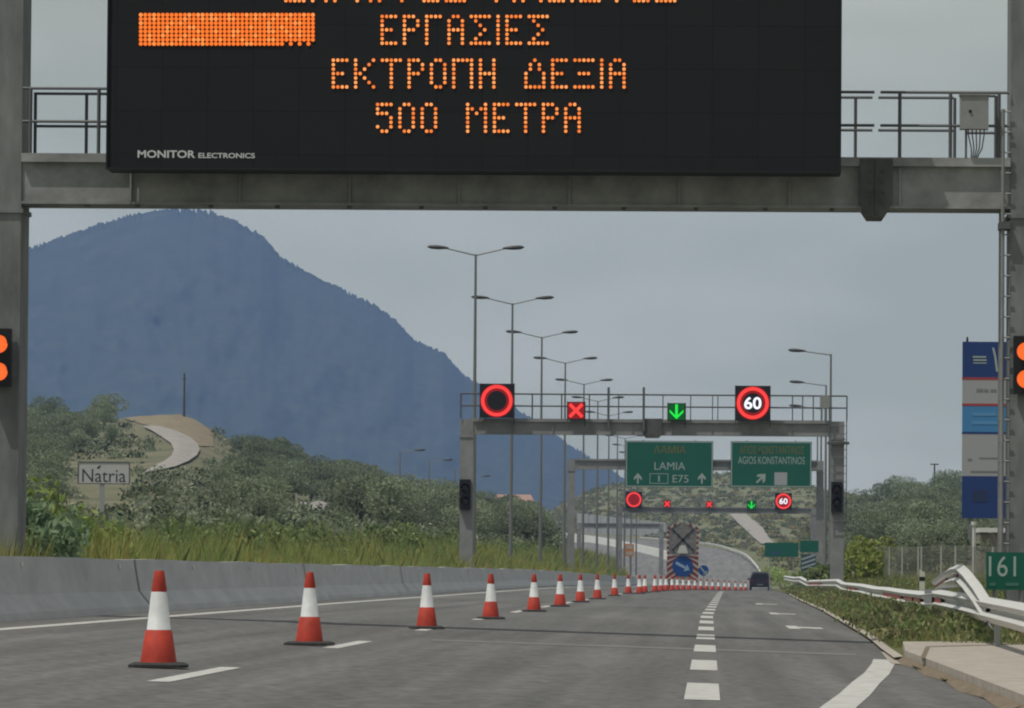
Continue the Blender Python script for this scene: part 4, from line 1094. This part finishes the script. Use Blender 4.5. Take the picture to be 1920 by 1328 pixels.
# ------------------------------------------------------------------ warning trailer
YT = 432.0
tx0, tx1 = PX(1250, YT, 1050), PX(1310, YT, 1050); tz0 = zr(-2, YT); tzt = PZ(979, YT, 1280); tzm = PZ(1041, YT, 1280)
tr = thing('warning_trailer', 'tall striped roadworks trailer with crossed lamp panel and blue round arrow sign', 'warning trailer', ((tx0 + tx1) / 2, YT, tz0))
txm = (tx0 + tx1) / 2; hw = (tx1 - tx0) / 2
mb = MB(); mb.box(tx0 + .02, tx1 - .02, YT, YT + .08, tz0 + .5, tzm); mb.build('lower_panel', M['board_white'], tr)
mb = MB()
zlo = tz0 + .5
for k in range(6):
    for s in (-1, 1):
        za = zlo - .15 + k * .46
        q = [(txm + s * .12, za + .75), (txm + s * hw * .98, za), (txm + s * hw * .98, za + .25), (txm + s * .12, za + 1.0)]
        q = [(x, min(max(z, zlo + .01), tzm - .01)) for x, z in q]
        mb.prism_xz(q if s > 0 else q[::-1], YT - .012, YT - .002)
mb.build('chevron', M['board_red'], tr)
mb = MB(); c_ = at(1280, 1062, YT); rr = 19.5 * YT / F; mb.disc_xz(c_.x, c_.z, rr, YT - .05, YT - .014, 36); sg = mb.build('round_sign', M['sign_blue'], tr)
mb = MB(); ang = math.radians(-28); ca, sa = math.cos(ang), math.sin(ang)
def rt(x, z): return (c_.x + rr * (x * ca - z * sa), c_.z + rr * (x * sa + z * ca))
mb.prism_xz([rt(-.75, -.13), rt(.35, -.13), rt(.35, .13), rt(-.75, .13)], YT - .06, YT - .052)
mb.prism_xz([rt(.3, -.38), rt(.75, 0), rt(.3, .38)], YT - .06, YT - .052); mb.build('arrow', mat('faded_arrow', (.25, .36, .5), .6), sg, org=tr.location)
mb = MB(); mb.prism_xz([(tx0 + .12, tzm + .02), (tx1 - .12, tzm + .02), (tx1 - .12, tzt - .5), (txm + .3, tzt - .05), (txm - .3, tzt - .05), (tx0 + .12, tzt - .5)], YT + .02, YT + .09); mb.build('upper_panel', M['board_grey'], tr)
mb = MB(); nb = 10
for s in (-1, 1):
    for k in range(nb):
        za = tzm + .05 + (tzt - tzm - .55) * k / nb; zb = tzm + .05 + (tzt - tzm - .55) * (k + 1) / nb
        x0, x1 = (tx0, tx0 + .17) if s < 0 else (tx1 - .17, tx1)
        mb.box(x0, x1, YT - .01, YT + .015, za, zb, k % 2)
    P0 = (txm + s * (hw - .05), tzt - .5); P1 = (txm + s * .25, tzt)
    for k in range(4):
        a = Vector((*P0,)).lerp(Vector((*P1,)), k / 4); b = Vector((*P0,)).lerp(Vector((*P1,)), (k + 1) / 4)
        mb.prism_xz([(a.x, a.y - .12), (b.x, b.y - .12), (b.x, b.y + .06), (a.x, a.y + .06)], YT - .015, YT + .016, k % 2)
mb.build('striped_border', [M['board_red'], M['board_white']], tr)
mb = MB(); zc_ = (tzm + tzt) / 2 - .1; e = .75
for s in (1, -1):
    mb.prism_xz([(txm - e, zc_ - s * e - .09), (txm + e, zc_ + s * e - .09), (txm + e, zc_ + s * e + .09), (txm - e, zc_ - s * e + .09)], YT - .004 - .003 * s, YT + .018)
for s in (1, -1):
    for k in range(5):
        f = -1 + .5 * k; mb.bar((txm + e * f, YT - .04, zc_ + s * e * f), (txm + e * f, YT, zc_ + s * e * f), .10, .10, 12)
mb.build('lamp_cross', mat('lamp_cross_dark', (.045, .046, .042), .7), tr)
mb = MB(); cc = at(1280, 1031, YT); mb.prism_xz([(cc.x - .42, cc.z - .28), (cc.x + .42, cc.z - .28), (cc.x + .24, cc.z + .28), (cc.x, cc.z + .36), (cc.x - .24, cc.z + .28)], YT - .20, YT - .06); mb.build('beacon_housing', mat('pale_housing', (.5, .5, .47), .5), tr)
mb = MB(); mb.box(tx0 + .1, tx1 - .1, YT + .1, YT + 3.2, tz0 + .45, tz0 + .6); mb.box(txm - .08, txm + .08, YT + 3.2, YT + 4.4, tz0 + .45, tz0 + .55)
mb.box(txm - .1, txm + .1, YT + .09, YT + .2, tz0 + .5, tzt - .2); mb.build('chassis', M['steel_dark'], tr)
for s in (-1, 1):
    mb = MB(); mb.bar((txm + s * .95 - .1, YT + 1.6, tz0 + .33), (txm + s * .95 + .1, YT + 1.6, tz0 + .33), .33, .33, 20); mb.build('wheel', M['tyre'], tr)
# small blue keep-right sign beside it
Yk = 450.0; c_ = at(1319, 1070, Yk); zk = zr(c_.x, Yk)
t = thing('road_sign', 'small round blue arrow sign standing right of the striped trailer', 'road sign', (c_.x, Yk, zk))
mb = MB(); mb.bar((c_.x, Yk + .03, zk), (c_.x, Yk + .03, c_.z + .3), .035, .035, 8); mb.build('post', M['post_grey'], t)
mb = MB(); mb.disc_xz(c_.x, c_.z, .42, Yk - .02, Yk, 28); mb.build('disc', M['sign_blue'], t)
mb = MB(); mb.prism_xz([(c_.x - .3, c_.z + .26), (c_.x - .22, c_.z + .32), (c_.x + .2, c_.z - .16), (c_.x + .1, c_.z - .24)], Yk - .03, Yk - .022); mb.prism_xz([(c_.x + .3, c_.z - .32), (c_.x + .28, c_.z + .02), (c_.x - .04, c_.z - .28)], Yk - .03, Yk - .022); mb.build('arrow', M['sign_white'], t)
mb = MB(); mb.box(c_.x - .3, c_.x + .3, Yk - .2, Yk + .3, zk, zk + .1); mb.build('foot', M['rubber'], t)
# little orange works board in the median
Yk = 500.0; p0 = at(1172, 1043, Yk); p1 = at(1189, 1020, Yk)
t = thing('works_board', 'small orange and white works board in the median left of the trailer', 'road sign', ((p0.x + p1.x) / 2, Yk, p0.z - 1.0))
mb = MB(); mb.box(p0.x, p1.x, Yk, Yk + .05, p0.z, p1.z); mb.build('panel', M['board_orange'], t)
mb = MB(); mb.box(p0.x + .1, p1.x - .1, Yk - .012, Yk - .002, p0.z + .1, p0.z + .4); mb.box(p0.x + .1, p1.x - .1, Yk - .012, Yk - .002, p1.z - .45, p1.z - .1); mb.build('white_band', M['board_white'], t)
mb = MB(); xm_ = (p0.x + p1.x) / 2; mb.bar((xm_, Yk + .08, p0.z - 1.2), (xm_, Yk + .08, p1.z - .1), .04, .04, 6); mb.build('post', M['post_grey'], t)

# ------------------------------------------------------------------ the dark car
YC = 500.0; pc = at(1425, 1107, YC); zc0 = zr(pc.x, YC)
car = thing('car', 'small dark hatchback driving away in the open right lane beyond the cones', 'car', (pc.x, YC, zc0))
mb = MB(); cx0 = pc.x
sec = [(-.02, .86, .34, .95, .60, 1.40), (.35, .88, .30, .98, .66, 1.50), (1.0, .89, .28, .98, .68, 1.54), (2.2, .89, .28, .95, .62, 1.48), (3.0, .88, .28, .92, .60, .96), (4.1, .82, .32, .72, .55, .76)]
vs = []
for (y, w, zl_, zm_, wt, zt_) in sec:
    vs += [(cx0 + sx * a * 1.03, YC + y, zc0 + b * 1.1 - .03) for sx, a, b in ((-1, w * .9, zl_), (-1, w, zl_ + .2), (-1, w, zm_ - .05), (-1, wt, zt_ - .06), (-1, wt * .8, zt_), (1, wt * .8, zt_), (1, wt, zt_ - .06), (1, w, zm_ - .05), (1, w, zl_ + .2), (1, w * .9, zl_))]
fs = []
for j in range(len(sec) - 1):
    for k in range(10): fs.append((j * 10 + k, j * 10 + (k + 1) % 10, (j + 1) * 10 + (k + 1) % 10, (j + 1) * 10 + k))
fs += [tuple(range(10))[::-1], tuple(range(50, 60))]
mb.add(vs, fs); mb.build('body', M['car'], car)
mb = MB(); mb.prism_xz([(cx0 - .66, zc0 + 1.06), (cx0 + .66, zc0 + 1.06), (cx0 + .57, zc0 + 1.43), (cx0 - .57, zc0 + 1.43)], YC - .045, YC - .015); mb.build('rear_window', M['car_glass'], car)
mb = MB(); mb.box(cx0 - .85, cx0 + .85, YC - .14, YC + .05, zc0 + .36, zc0 + .62); mb.build('bumper', mat('bumper', (.02, .02, .021), .5), car)
for s in (-1, 1):
    mb = MB(); mb.box(cx0 + s * .72 - .11, cx0 + s * .72 + .11, YC - .06, YC + .02, zc0 + .72, zc0 + .95); mb.build('tail_light', M['tail_red'], car)
    mb = MB(); mb.box(cx0 + s * .98 - .1, cx0 + s * .98 + .1, YC + 2.5, YC + 2.6, zc0 + .92, zc0 + 1.06); mb.build('mirror', M['car'], car)
    for yy in (.75, 3.25):
        mb = MB(); mb.bar((cx0 + s * .72, YC + yy, zc0 + .31), (cx0 + s * .90, YC + yy, zc0 + .31), .31, .31, 20); mb.build('wheel', M['tyre'], car)
mb = MB(); mb.box(cx0 - .26, cx0 + .26, YC - .155, YC - .142, zc0 + .45, zc0 + .56); mb.build('licence_plate', mat('grey_plate', (.16, .16, .16), .5), car)

# ------------------------------------------------------------------ guard rails
WP = [(0, 0.31), (-.045, .275), (-.095, .25), (-.075, .20), (0.0, .170), (0.0, .140), (-.045, .125), (-.095, .09), (-.045, .035), (0, 0)]
def wbeam(mb, pts, side=-1, t=.012):
    """pts: rail top-line points; the waves bulge towards the road"""
    n = len(WP); dirs = []
    for i in range(len(pts)):
        a = pts[max(i - 1, 0)]; b = pts[min(i + 1, len(pts) - 1)]; d = (b - a); d.z = 0; d = d.normalized() if d.length > 0 else Vector((0, 1, 0)); dirs.append(Vector((d.y, -d.x, 0)))
    vs = []
    for off in (0, t):
        for p, nrm in zip(pts, dirs):
            for (q, z) in WP: vs.append(p + nrm * (-(q * side) * side * 1.0 if False else (q + off) * (1 if side < 0 else -1)) + Vector((0, 0, z - .31)))
    m_ = len(pts); fs = []
    for s in (0, 1):
        for j in range(m_ - 1):
            for k in range(n - 1): fs.append((s * m_ * n + j * n + k, s * m_ * n + j * n + k + 1, s * m_ * n + (j + 1) * n + k + 1, s * m_ * n + (j + 1) * n + k))
    for j in range(m_ - 1):
        for k in (0, n - 1): fs.append((j * n + k, (j + 1) * n + k, m_ * n + (j + 1) * n + k, m_ * n + j * n + k))
    mb.add(vs, fs)
RP = [(1996, 1145, 50), (1920, 1131, 60), (1860, 1121, 69), (1800, 1111, 80), (1763, 1106, 88), (1735, 1109, 96), (1700, 1106, 108), (1664, 1101, 124), (1645, 1100, 134), (1618, 1095, 152), (1583, 1092, 178), (1572, 1086, 190), (1545, 1087, 212), (1516, 1088, 236), (1502, 1081, 252), (1490, 1082, 290), (1472, 1079.5, 350)]
rp = [at(*q) for q in RP]
gr = thing('guard_rail', 'battered white steel guard rail with red reflectors along the right verge', 'guard rail', (rp[3].x, rp[3].y, zv(rp[3].x, rp[3].y)))
mb = MB(); wbeam(mb, rp); mb.build('rail_beam', M['rail_white'], gr)
for k in range(1, len(rp) - 1):
    p = rp[k]; zz = (zv(p.x, p.y) if p.y > 64 else zr(p.x, p.y)) - .3
    mb = MB(); mb.box(p.x + .03, p.x + .10, p.y - .05, p.y + .05, zz, p.z - .02); mb.build('rail_post', M['post_grey'], gr)
def on_rail(Y):
    for a, b in zip(rp, rp[1:]):
        if a.y <= Y <= b.y: return a.lerp(b, (Y - a.y) / (b.y - a.y))
for (Ya, Yb) in ((86.0, 89.0), (97, 101), (102, 107), (110, 126), (158, 172), (214, 234)):
    mb = MB(); q = [on_rail(Ya + (Yb - Ya) * k / 3) for k in range(4)]
    for a, b in zip(q, q[1:]): mb.add([(a.x - .06, a.y, a.z - .215), (b.x - .06, b.y, b.z - .215), (b.x - .06, b.y, b.z - .105), (a.x - .06, a.y, a.z - .105)], [(0, 1, 2, 3)])
    mb.build('reflector', M['reflector'], gr)
mb = MB(); a = on_rail(89.5); b = on_rail(93.5); mb.add([(a.x - .085, a.y, a.z - .33), (b.x - .085, b.y, b.z - .33), (b.x - .085, b.y, b.z + .02), (a.x - .085, a.y, a.z + .02)], [(0, 1, 2, 3)]); mb.build('splice_plate', M['galv'], gr)
# the torn rail end sticking up behind it
te = [at(1862, 1134, 69.5), at(1838, 1096, 72), at(1818, 1071, 75), at(1806, 1060, 78), at(1796, 1059, 81), at(1780, 1066, 86), at(1757, 1083, 94)]
t = thing('rail_terminal', 'bent up white rail end rising behind the near guard rail by the kilometre sign', 'guard rail', (te[0].x, te[0].y, zv(te[0].x, te[0].y)))
mb = MB(); wbeam(mb, te); mb.build('rail_beam', M['rail_white'], t)
for (k0, k1, f0, f1) in ((5, 6, .1, .95), (4, 5, -.1, .3)):
    mb = MB(); a = te[k0].lerp(te[k1], f0); b = te[k0].lerp(te[k1], f1)
    mb.add([(a.x - .03, a.y - .06, a.z - .22), (b.x - .03, b.y - .06, b.z - .22), (b.x - .03, b.y - .06, b.z - .10), (a.x - .03, a.y - .06, a.z - .10)], [(0, 1, 2, 3)]); mb.build('reflector', M['reflector'], t)
mb = MB(); mb.box(te[4].x + .02, te[4].x + .09, te[4].y + .05, te[4].y + .12, zv(te[4].x, te[4].y) - .2, te[4].z - .05); mb.build('rail_post', M['post_grey'], t)
# far rails along the bend
def far_rail(label, P, side):
    pts = [at(*q) for q in smooth_pts(P)]
    t = thing('guard_rail', label, 'guard rail', (pts[0].x, pts[0].y, pts[0].z - .8))
    mb = MB(); wbeam(mb, pts, side); mb.build('rail_beam', M['rail_white'], t)
    mb = MB()
    for p in pts[::2]: mb.box(p.x - .05, p.x + .05, p.y + .1, p.y + .2, p.z - 1.2, p.z - .05)
    mb.build('rail_post', M['post_grey'], t)
far_rail('pale guard rail curving round the outside of the distant bend', [(1436, 1090, 600), (1421, 1062, 660), (1400, 1040, 740), (1375, 1030, 820), (1340, 1020, 905), (1280, 1013.5, 980), (1200, 1007, 1060)], -1)
pts = [at(*q) for q in smooth_pts(FAR_L)]
t = thing('concrete_barrier', 'white barrier sloping down along the inside of the distant bend, left of the trailer', 'barrier', tuple(pts[8]))
mb = MB()
for p in pts[11:]: mb.v += [(p.x - .25, p.y - .25, p.z - 1.0), (p.x - .12, p.y - .12, p.z + .85), (p.x + .12, p.y + .12, p.z + .85), (p.x + .25, p.y + .25, p.z - .2)]
for k in range(len(pts) - 12):
    for q in range(3): mb.f.append((k * 4 + q, k * 4 + q + 1, k * 4 + q + 5, k * 4 + q + 4)); mb.m.append(0)
mb.build('barrier_wall', mat('white_barrier', (.62, .62, .58), .7, var=.06, scale=.3), t)

# ------------------------------------------------------------------ kilometre sign, road signs, totem
Yk = 76.5; p0 = at(1849, 1106, Yk); p1 = at(1931, 1036, Yk); zg = zv(p0.x, Yk)
t = thing('kilometre_sign', 'green kilometre sign reading 161 beside the right gantry leg', 'road sign', ((p0.x + p1.x) / 2, Yk, zg))
mb = MB(); mb.box(p0.x, p1.x, Yk, Yk + .03, p0.z, p1.z); mb.build('panel', M['sign_green'], t)
mb = MB(); a = at(1854, 1081, Yk); b = at(1905, 1043, Yk); add_text(mb, '161', a.x, b.x, a.z, b.z, Yk - .004); mb.build('digits', mat('dull_digits', (.33, .42, .39), .6), t)
mb = MB()
for u0, u1, v0, v1 in ((1855, 1867, 1099, 1093), (1886, 1910, 1099, 1093)):
    a = at(u0, v0, Yk); b = at(u1, v1, Yk); mb.box(a.x, b.x, Yk - .005, Yk - .001, a.z, b.z)
mb.build('small_print', mat('faint_print', (.06, .17, .13), .6), t)
for f in (.2, .8):
    mb = MB(); x = p0.x + (p1.x - p0.x) * f; mb.bar((x, Yk + .06, zg - .3), (x, Yk + .06, p1.z - .05), .03, .03, 8); mb.build('post', M['post_grey'], t)
# small green sign pair by the exit
Yk = 470.0; p0 = at(1434, 1044, Yk); p1 = at(1497, 1018, Yk); zg = zv(p0.x, Yk)
t = thing('direction_sign', 'small distant green road sign on posts above the dark car', 'road sign', ((p0.x + p1.x) / 2, Yk, zg))
mb = MB(); mb.box(p0.x, p1.x, Yk, Yk + .06, p0.z, p1.z); mb.build('panel', M['sign_green'], t)
mb = MB(); a = at(1445, 1040, Yk); b = at(1462, 1034, Yk); mb.box(a.x, b.x, Yk - .01, Yk - .002, a.z, b.z); mb.build('route_patch', mat('dull_blue', (.03, .09, .13), .6), t)
for f in (.15, .85):
    mb = MB(); x = p0.x + (p1.x - p0.x) * f; mb.bar((x, Yk + .1, zg - .4), (x, Yk + .1, p1.z - .05), .05, .05, 8); mb.build('post', M['post_grey'], t)
Yk = 330.0; p0 = at(1500, 1042, Yk); p1 = at(1535, 1014, Yk); zg = zv(p0.x, Yk)
t = thing('exit_sign', 'distant dark green exit sign with a diagonally striped panel below it', 'road sign', ((p0.x + p1.x) / 2, Yk, zg))
mb = MB(); mb.box(p0.x, p1.x, Yk, Yk + .06, p0.z + .2, p1.z); mb.build('panel', M['sign_green'], t)
a = at(1502, 1076, Yk); b = at(1530, 1040, Yk)
mb = MB(); mb.box(a.x, b.x, Yk, Yk + .05, a.z, b.z); mb.build('striped_panel', mat('dark_teal', (.04, .075, .08), .6), t)
mb = MB()
for k in range(4):
    z = a.z + (b.z - a.z) * k / 4.4; h_ = (b.z - a.z) * .11
    mb.prism_xz([(a.x + .03, z), (b.x - .03, z + .28), (b.x - .03, z + .28 + h_), (a.x + .03, z + h_)], Yk - .012, Yk - .002)
mb.build('stripe', mat('pale_stripe', (.27, .32, .36), .6), t)
for f in (.2, .8):
    mb = MB(); x = p0.x + (p1.x - p0.x) * f; mb.bar((x, Yk + .1, zg - .4), (x, Yk + .1, p1.z - .05), .04, .04, 8); mb.build('post', M['post_grey'], t)

YT2 = 300.0
x0, x1 = PX(1804.5, YT2, 800), PX(1908, YT2, 800)
def TZ(v): return at(1850, v, YT2).z
zg = zv(16, YT2) - .4
t = thing('totem_sign', 'tall blue, white and light blue filling station totem beside the right gantry leg', 'totem sign', ((x0 + x1) / 2, YT2 + .2, zg))
for (v0, v1, m, nm) in ((641, 708, 'totem_blue', 'top_panel'), (708, 712.5, 'totem_red', 'stripe'), (712.5, 757, 'totem_grey', 'panel'), (757, 761.5, 'totem_red', 'stripe'), (761.5, 810, 'totem_sky', 'panel'), (810, 814, 'totem_blue', 'stripe'), (814, 893, 'totem_grey', 'panel'), (893, 972, 'totem_blue', 'bottom_panel')):
    mb = MB(); e = .01 if nm == 'stripe' else 0; mb.box(x0 - e, x1 + e, YT2 - e, YT2 + .45 + e, TZ(v1), TZ(v0)); mb.build(nm, M[m], t)
mb = MB()
for u0, u1, v0, v1 in ((1824, 1849, 668, 671), (1825, 1850, 674, 677), (1825, 1850, 680, 682)):
    mb.box(PX(u0, YT2, v0), PX(u1, YT2, v0), YT2 - .015, YT2 - .002, TZ(v1), TZ(v0))
mb.prism_xz([(PX(1860, YT2, 660), TZ(652)), (PX(1864, YT2, 660), TZ(652)), (PX(1868, YT2, 660), TZ(668)), (PX(1872, YT2, 660), TZ(697)), (PX(1868, YT2, 660), TZ(697)), (PX(1864, YT2, 660), TZ(668))], YT2 - .015, YT2 - .002)
mb.build('lettering', M['sign_white'], t)
mb = MB()
for u0, u1, v0, v1 in ((1831, 1843, 729, 735), (1845, 1853, 730, 735), (1857, 1868, 730, 735), (1815, 1822, 860, 864), (1836, 1880, 858, 860), (1820, 1872, 883, 886)):
    mb.box(PX(u0, YT2, v0), PX(u1, YT2, v0), YT2 - .015, YT2 - .002, TZ(v1), TZ(v0))
mb.build('lettering', mat('faint_ink', (.18, .18, .19), .6), t)
mb = MB()
for u0, u1, v0, v1 in ((1824, 1868, 774, 780), (1822, 1870, 790, 796)):
    mb.box(PX(u0, YT2, v0), PX(u1, YT2, v0), YT2 - .015, YT2 - .002, TZ(v1), TZ(v0))
mb.build('lettering', mat('faint_blue_ink', (.09, .25, .46), .6), t)
mb = MB(); mb.box(PX(1823, YT2, 930), PX(1852, YT2, 930), YT2 - .015, YT2 - .002, TZ(941), TZ(919)); mb.build('emblem', mat('dark_emblem', (.016, .028, .08), .6), t)
mb = MB(); mb.bar((PX(1814, YT2, 640), YT2 + .2, TZ(643)), (PX(1814, YT2, 640), YT2 + .2, TZ(632)), .07, .05, 8); mb.build('finial', M['housing'], t)
for u in (1820, 1895):
    mb = MB(); x = PX(u, YT2, 980); mb.box(x - .12, x + .12, YT2 + .08, YT2 + .36, zg - .5, TZ(971.5)); mb.build('leg', M['steel'], t)

# shop hoarding
Yh = 318.0; p0 = at(147, 906, Yh); p1 = at(242, 868, Yh); zg = left_hill.at(194, 985).z
t = thing('hoarding', 'white hoarding reading Natria on a single post among the olive trees', 'advertising sign', ((p0.x + p1.x) / 2, Yh, zg))
mb = MB(); mb.box(p0.x, p1.x, Yh, Yh + .12, p0.z, p1.z); mb.build('panel', mat('hoarding_white', (.42, .42, .41), .6), t)
mb = MB(); e = .05
for a, b, c, d in ((p0.x - e, p1.x + e, p1.z, p1.z + e), (p0.x - e, p1.x + e, p0.z - e, p0.z), (p0.x - e, p0.x, p0.z, p1.z), (p1.x, p1.x + e, p0.z, p1.z)): mb.box(a, b, Yh - .03, Yh + .14, c, d)
mb.build('frame', M['steel_dark'], t)
mb = MB(); a = at(154, 904, Yh); b = at(236, 880, Yh); add_text(mb, 'Natria', a.x, b.x, a.z, b.z, Yh - .006)
c = at(185, 876, Yh); mb.add([(c.x - .12, Yh - .006, c.z - .08), (c.x + .05, Yh - .006, c.z - .1), (c.x + .14, Yh - .006, c.z + .12), (c.x - .02, Yh - .006, c.z + .05)], [(0, 1, 2, 3)])
mb.build('lettering', mat('dark_letters', (.04, .035, .045), .6), t)
mb = MB(); xm_ = at(191, 930, Yh).x; mb.box(xm_ - .13, xm_ + .13, Yh + .0, Yh + .16, zg - 1, p0.z - .05); mb.build('post', M['post_grey'], t)

# poles and masts
p = left_hill.at(345, 782); zt_ = at(345, 700, p.y).z
t = thing('utility_pole', 'thin dark pole standing on the crest above the dirt track', 'pole', tuple(p)); mb = MB(); mb.bar((p.x, p.y, p.z - .5), (p.x, p.y, zt_), .16, .10, 8); mb.build('mast', M['wood'], t)
mb = MB(); mb.bar((p.x - .3, p.y, zt_ - .7), (p.x + .3, p.y, zt_ - .7), .05, .05, 6); mb.build('cross_arm', M['wood'], t)
p = right_hill.at(1752, 930); zt_ = at(1752, 870, p.y).z
t = thing('utility_pole', 'T-shaped pole on the crest of the right hillside left of the totem', 'pole', tuple(p)); mb = MB(); mb.bar((p.x, p.y, p.z - .5), (p.x, p.y, zt_), .13, .10, 8); mb.build('mast', M['wood'], t)
mb = MB(); mb.bar((p.x - .55, p.y, zt_ - .05), (p.x + .55, p.y, zt_ - .05), .09, .09, 6); mb.build('cross_arm', M['wood'], t)

# ------------------------------------------------------------------ buildings and walls
Yb = 1130.0; p0 = at(925, 968, Yb); p1 = at(998, 943, Yb); zr_ = at(960, 927, Yb).z
t = thing('building', 'low pale building with a pinkish roof far behind the lamp poles', 'building', ((p0.x + p1.x) / 2, Yb, p0.z))
mb = MB(); mb.box(p0.x, p1.x, Yb, Yb + 8, p0.z - 2, p1.z); mb.build('wall', M['wall_pale'], t)
mb = MB(); e = .5
vs = [(p0.x - e, Yb - e, p1.z), (p1.x + e, Yb - e, p1.z), (p1.x + e, Yb + 8 + e, p1.z), (p0.x - e, Yb + 8 + e, p1.z), (p0.x + .4, Yb + 4, zr_), (p1.x - .4, Yb + 4, zr_)]
mb.add(vs, [(0, 1, 5, 4), (1, 2, 5), (2, 3, 4, 5), (3, 0, 4), (0, 3, 2, 1)]); mb.build('roof', M['roof_tile'], t)
for k in range(5):
    x = p0.x + (p1.x - p0.x) * (k + .3) / 5; mb = MB(); mb.box(x, x + .8, Yb - .03, Yb + .1, p1.z - 1.3, p1.z - .25); mb.build('window', M['window_dark'], t)
# retaining wall behind the climbing road
pa = at(1082, 1001, 1222); pb = at(1250, 1006, 1150)
t = thing('retaining_wall', 'pale panelled retaining wall behind the distant climbing road', 'wall', tuple((pa + pb) / 2))
mb = MB(); nseg = 14
for k in range(nseg):
    a = pa.lerp(pb, k / nseg); b = pa.lerp(pb, (k + .86) / nseg); h_ = 4.4 - .12 * k
    mb.add([(a.x, a.y, a.z - 1), (b.x, b.y, b.z - 1), (b.x, b.y, b.z + h_), (a.x, a.y, a.z + h_), (a.x, a.y + 1, a.z - 1), (b.x, b.y + 1, b.z - 1), (b.x, b.y + 1, b.z + h_), (a.x, a.y + 1, a.z + h_)], [(0, 1, 2, 3), (3, 2, 6, 7), (0, 3, 7, 4), (1, 5, 6, 2), (4, 7, 6, 5)])
a, b = pa, pb; mb.add([(a.x, a.y + .3, a.z - 1), (b.x, b.y + .3, b.z - 1), (b.x, b.y + .3, b.z + 2.6), (a.x, a.y + .3, a.z + 4.2)], [(0, 1, 2, 3)])
mb.build('panel_face', mat('wall_panel', (.30, .31, .31), .9, var=.1, scale=.3), t)
# filling station outbuilding right of the fence
Yb = 262.0; p0 = at(1838, 1055, Yb); p1 = at(1960, 1000, Yb); zt_ = at(1860, 990, Yb).z
t = thing('outbuilding', 'low tan outbuilding with a white roof edge behind the kilometre sign', 'building', ((p0.x + p1.x) / 2, Yb, p0.z - .6))
mb = MB(); mb.box(p0.x, p1.x, Yb, Yb + 5, p0.z - 1, p1.z); mb.build('wall', mat('tan_render', (.20, .185, .15), .9, var=.15, scale=1), t)
mb = MB()
for k in range(5):
    x = p0.x - .05 + k * .62; mb.box(x, x + .5, Yb - .3, Yb + 5.3, p1.z + .02, zt_)
mb.build('roof_edge', mat('white_fascia', (.6, .6, .57), .6), t)
Yb = 190.0; p0 = at(1826, 1065, Yb); zt_ = at(1826, 985, Yb).z
t = thing('vent_pipe', 'white upright pipe behind the fence under the totem', 'pipe', (p0.x, Yb, zv(p0.x, Yb)))
mb = MB(); mb.bar((p0.x, Yb, zv(p0.x, Yb) - .3), (p0.x, Yb, zt_), .06, .06, 10); mb.bar((p0.x, Yb, zt_), (p0.x, Yb, zt_ + .12), .10, .10, 10); mb.build('pipe_body', mat('white_pipe', (.5, .5, .47), .6), t)

# delineator post
Yd = 110.0; p0 = at(1729, 1112, Yd); p1 = at(1729, 1068, Yd); zg = zv(p0.x, Yd)
t = thing('delineator_post', 'white marker post behind the guard rail in front of the fence', 'marker post', (p0.x, Yd, zg))
mb = MB(); mb.prism_xz([(p0.x - .05, zg - .3), (p0.x + .05, zg - .3), (p0.x + .05, p1.z - .06), (p0.x - .05, p1.z)], Yd - .05, Yd + .05); mb.build('post_body', mat('marker_white', (.55, .54, .48), .6), t)
mb = MB(); mb.box(p0.x - .052, p0.x + .052, Yd - .054, Yd + .054, p1.z - .22, p1.z - .14); mb.build('black_band', M['housing'], t)

# wire fence on the right
FP = [(1600, 1022, 262), (1645, 1024, 232), (1668, 1025, 218), (1692, 1026, 204), (1722, 1025, 190), (1728, 1025, 188), (1765, 1024, 174), (1792, 1024, 164), (1826, 1025, 152), (1862, 1026, 141), (1900, 1027, 131), (1940, 1028, 122)]
fp = [at(*q) for q in FP]
t = thing('wire_fence', 'tall wire mesh fence with thin pale posts behind the guard rail', 'fence', (fp[4].x, fp[4].y, zv(fp[4].x, fp[4].y)))
for p in fp:
    mb = MB(); mb.bar((p.x, p.y, zv(p.x, p.y) - .2), (p.x, p.y, p.z), .032, .032, 6); mb.build('post', mat('fence_post', (.36, .36, .33), .6) if 'fp_m' not in M else M['fp_m'], t)
    M.setdefault('fp_m', bpy.data.materials['fence_post'])
mb = MB()
for a, b in zip(fp, fp[1:]):
    Lg = (b - a).length; n = max(2, int(Lg / .33))
    za, zb = zv(a.x, a.y), zv(b.x, b.y)
    for k in range(n):
        f = k / n; q = a.lerp(b, f); mb.bar((q.x, q.y, za + (zb - za) * f + .03), tuple(q), .003, .003, 3, cap=False)
    for f in (.02, .35, .68, .99): mb.bar((a.x, a.y, za + (a.z - za) * f), (b.x, b.y, zb + (b.z - zb) * f), .004, .004, 4, cap=False)
mb.build('mesh_panel', mat('fence_wire', (.20, .20, .18), .6), t)
